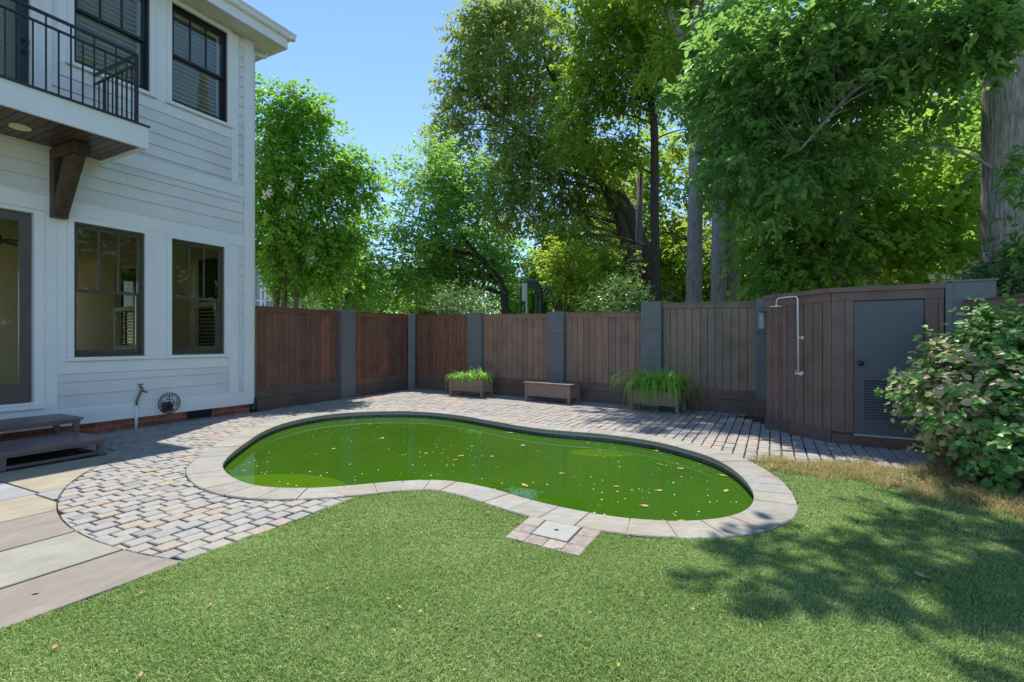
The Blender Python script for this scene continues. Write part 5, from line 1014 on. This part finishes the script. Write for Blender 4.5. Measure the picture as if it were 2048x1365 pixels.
while c < 330:
    p = np.array([rr.uniform(-3.2, 2.4), rr.uniform(3.7, 9.6)])
    if not inside(p[None], LOOP[::3])[0] or rr.random() > .25 + .75 * (math.sin(p[0] * 2.1 + 1.3 * math.sin(p[1])) * math.sin(p[1] * 1.7) > 0): continue
    s = rr.uniform(.003, .011); el_ = [(p[0] + s * math.cos(t) * rr.uniform(.6, 1.3), p[1] + s * math.sin(t) * rr.uniform(.6, 1.3), -.1025) for t in np.linspace(0, 6.28, 6)[:-1]]; mb.add(el_, [tuple(range(5))]); c += 1
o = mb.build('floating_specks', 'debris'); tag(o, 'tiny pale petals and bits scattered over the pool water', 'debris', kind='stuff')
rr = np.random.default_rng(78); mb = MB()
for _ in range(46):
    p = np.array([rr.uniform(-1.6, 2.8), rr.uniform(1.9, 3.6)])
    if not in_turf(p[None])[0]: continue
    a = rr.uniform(0, 6.28); L_ = rr.uniform(.012, .05); mb.tube([(p[0], p[1], .028), (p[0] + L_ * math.cos(a) * .5, p[1] + L_ * math.sin(a) * .5 + .003, .034), (p[0] + L_ * math.cos(a), p[1] + L_ * math.sin(a), .03)], rr.uniform(.0012, .003), 5)
o = mb.build('twig_litter', 'twig'); tag(o, 'short dark twigs and seed bits scattered on the turf', 'debris', kind='stuff')

# ------------------------------------------------------------------ things beyond the fence
up_ = thing('utility_pole', (5.6, 22, 0), 'weathered wooden utility pole leaning in front of the oak trunks', 'pole'); a = PX(1272, 700, 22); b_ = PX(1281, 325, 22); a[2] = -.05; MB().tube([a, (a + b_) / 2, b_], [.17, .155, .135], 14).build('shaft', 'pole_wood', up_, True)
MB().tube([b_, b_ + [0, 0, .05]], [.137, .08], 14).build('pole_top', 'pole_wood', up_)
fp = thing('lamp_pole', (4.3, 30, 0), 'thin dark distant pole visible through the foliage left of the oak', 'pole'); MB().tube([(4.3, 30, -.05), (4.3, 30, HC + .212 * 30)], .06, 8).build('shaft', 'pole_wood', fp, True); MB().tube([(4.3, 30, HC + .212 * 30), (4.3, 30, HC + .212 * 30 + .12)], [.09, .05], 8).build('head', 'pole_wood', fp)
for (px, py, lab, hw) in [(1062, 557, 'green pyramid canopy on dark posts seen over the fence beside the sign back', .55), (1097, 570, 'darker green pyramid canopy standing next to the sapling', .62)]:
    Y = 24; c = PX(px, py, Y); ps = thing('play_canopy', (c[0], c[1], 0), lab, 'play structure'); mb = MB(); z = c[2]
    ring_ = [(c[0] + sx * hw, c[1] + sy * hw) for sx, sy in ((-1, -1), (1, -1), (1, 1), (-1, 1))]
    mb.add([(*p, z - .52) for p in ring_] + [(c[0] + (p[0] - c[0]) * .55, c[1] + (p[1] - c[1]) * .55, z - .16) for p in ring_] + [(c[0], c[1], z)], [(0, 1, 5, 4), (1, 2, 6, 5), (2, 3, 7, 6), (3, 0, 4, 7), (4, 5, 8), (5, 6, 8), (6, 7, 8), (7, 4, 8), (3, 2, 1, 0)]); mb.build('canopy', 'canopy_green', ps)
    for p in ring_: MB().tube([(c[0] + (p[0] - c[0]) * .9, c[1] + (p[1] - c[1]) * .9, -.05), (c[0] + (p[0] - c[0]) * .9, c[1] + (p[1] - c[1]) * .9, z - .5)], .05, 8).build('post', 'iron', ps)
sg = thing('sign_post', (.55, 17.5, 0), 'tall pale blank sign back on a greenish post beside the play canopy', 'sign'); c = PX(1053, 600, 17.5); MB().tube([(c[0], c[1], -.05), (c[0], c[1], PX(1053, 566, 17.5)[2])], .035, 8).build('post', 'sign_pale', sg); MB().obox((c[0] - .09, c[1] - .045, PX(0, 585, 17.5)[2]), (1, 0, 0), (0, 1, 0), (0, 0, 1), .15, .02, .62).build('panel', 'sign_pale', sg)
# neighbouring buildings
def building(name, label, x0, x1, y0, y1, h, m, wins, roof=True, rm='shingle'):
    t = thing(name, ((x0 + x1) / 2, (y0 + y1) / 2, 0), label, 'building'); MB().box(x0, x1, y0, y1, -.05, h).build('wall', m, t)
    if roof: xm = (y0 + y1) / 2; MB().add([(x0 - .4, y0 - .4, h + .002), (x1 + .4, y0 - .4, h + .002), (x1 + .4, y1 + .4, h + .002), (x0 - .4, y1 + .4, h + .002), (x0 + 1, xm, h + 1.8), (x1 - 1, xm, h + 1.8)], [(0, 1, 5, 4), (1, 2, 5), (2, 3, 4, 5), (3, 0, 4), (3, 2, 1, 0)]).build('roof', rm, t)
    for (a, b, c, d) in wins:
        f = MB().box(a - .1, b + .1, y0 - .05, y0 - .002, c - .1, d + .1).build('window', 'far_white', t); MB().box(a, b, y0 - .06, y0 - .052, c, d).build('pane', 'far_dark', f)
    return t
x0 = PX(370, 0, 36)[0]; x1 = PX(600, 0, 36)[0]; s = 36 / 1000.
bb = building('apartment_building', 'blue-grey sided apartment block with white trim glimpsed past the house corner', x0, x1, 36, 44, 7.2, 'far_siding', [(PX(506, 0, 36)[0], PX(509, 0, 36)[0], 3.2, 4.6), (PX(526, 0, 36)[0], PX(530, 0, 36)[0], 2.9, 4.1)])
for px in (509.5, 523.5, 531.5, 556): x = PX(px, 0, 36)[0]; MB().box(x - .09, x + .09, 35.9, 35.938, 0, 7).build('trim_board', 'far_white', bb)
MB().box(x0, x1, 35.92, 35.997, 4.22, 4.32).build('belt_trim', 'far_white', bb)
building('white_house', 'small white house wall showing between the trunks above the fence', PX(1316, 0, 30)[0], PX(1347, 0, 30)[0], 30, 36, 4.9, 'far_white', [(PX(1331, 0, 30)[0], PX(1337, 0, 30)[0], 1.5, 2.6)], roof=False)
sb = thing('stone_house', (15, 17, 0), 'pale stone-walled house partly visible behind the shed and massive trunk', 'building'); yS = 15.4; MB().box(11.0, 19, yS + .06, 19, -.05, 3.9).build('core', 'far_stone', sb)
rr = np.random.default_rng(3)
for i in range(14):
    x = 11.0 + (i % 2) * .2
    while x < 17.2: wv = rr.uniform(.4, .8); MB().box(x, x + wv - .02, yS, yS + .058 - rr.uniform(0, .012), 1.6 + i * .165, 1.6 + (i + 1) * .165 - .015).build('stone', 'far_stone', sb); x += wv
MB().box(10.7, 19.3, yS - .3, 19.3, 3.91, 4.05).build('eave', 'far_white', sb)
# bare shrub next to the house corner
bs = thing('bare_shrub', (*PX(530, 600, 15)[:2], 0), 'bare brownish twiggy shrub behind the fence beside the apartment block', 'shrub'); rr = np.random.default_rng(8); mb = MB(); c0 = np.array([*PX(530, 600, 15)[:2], 0.])
for _ in range(46):
    d = rr.normal(0, .45, 2); e = c0 + [d[0], d[1] * .6, rr.uniform(1.9, 2.75)]; P = bez(c0 + [0, 0, .2], c0 + [d[0] * .2, d[1] * .2, 1.4], e, 6); mb.tube(P, list(np.linspace(.018, .004, 6)), 4)
    for q in range(3): k_ = int(rr.integers(3, 6)); mb.tube([P[k_], P[k_] + rr.normal(0, .16, 3) + [0, 0, .1]], [.005, .002], 3)
mb.build('twigs', 'stem', bs); MB().tube([c0 + [0, 0, -.05], c0 + [0, 0, .5]], [.05, .03], 7).build('trunk', 'stem', bs)

for o in bpy.data.objects:
    if '_w' in o: del o['_w']
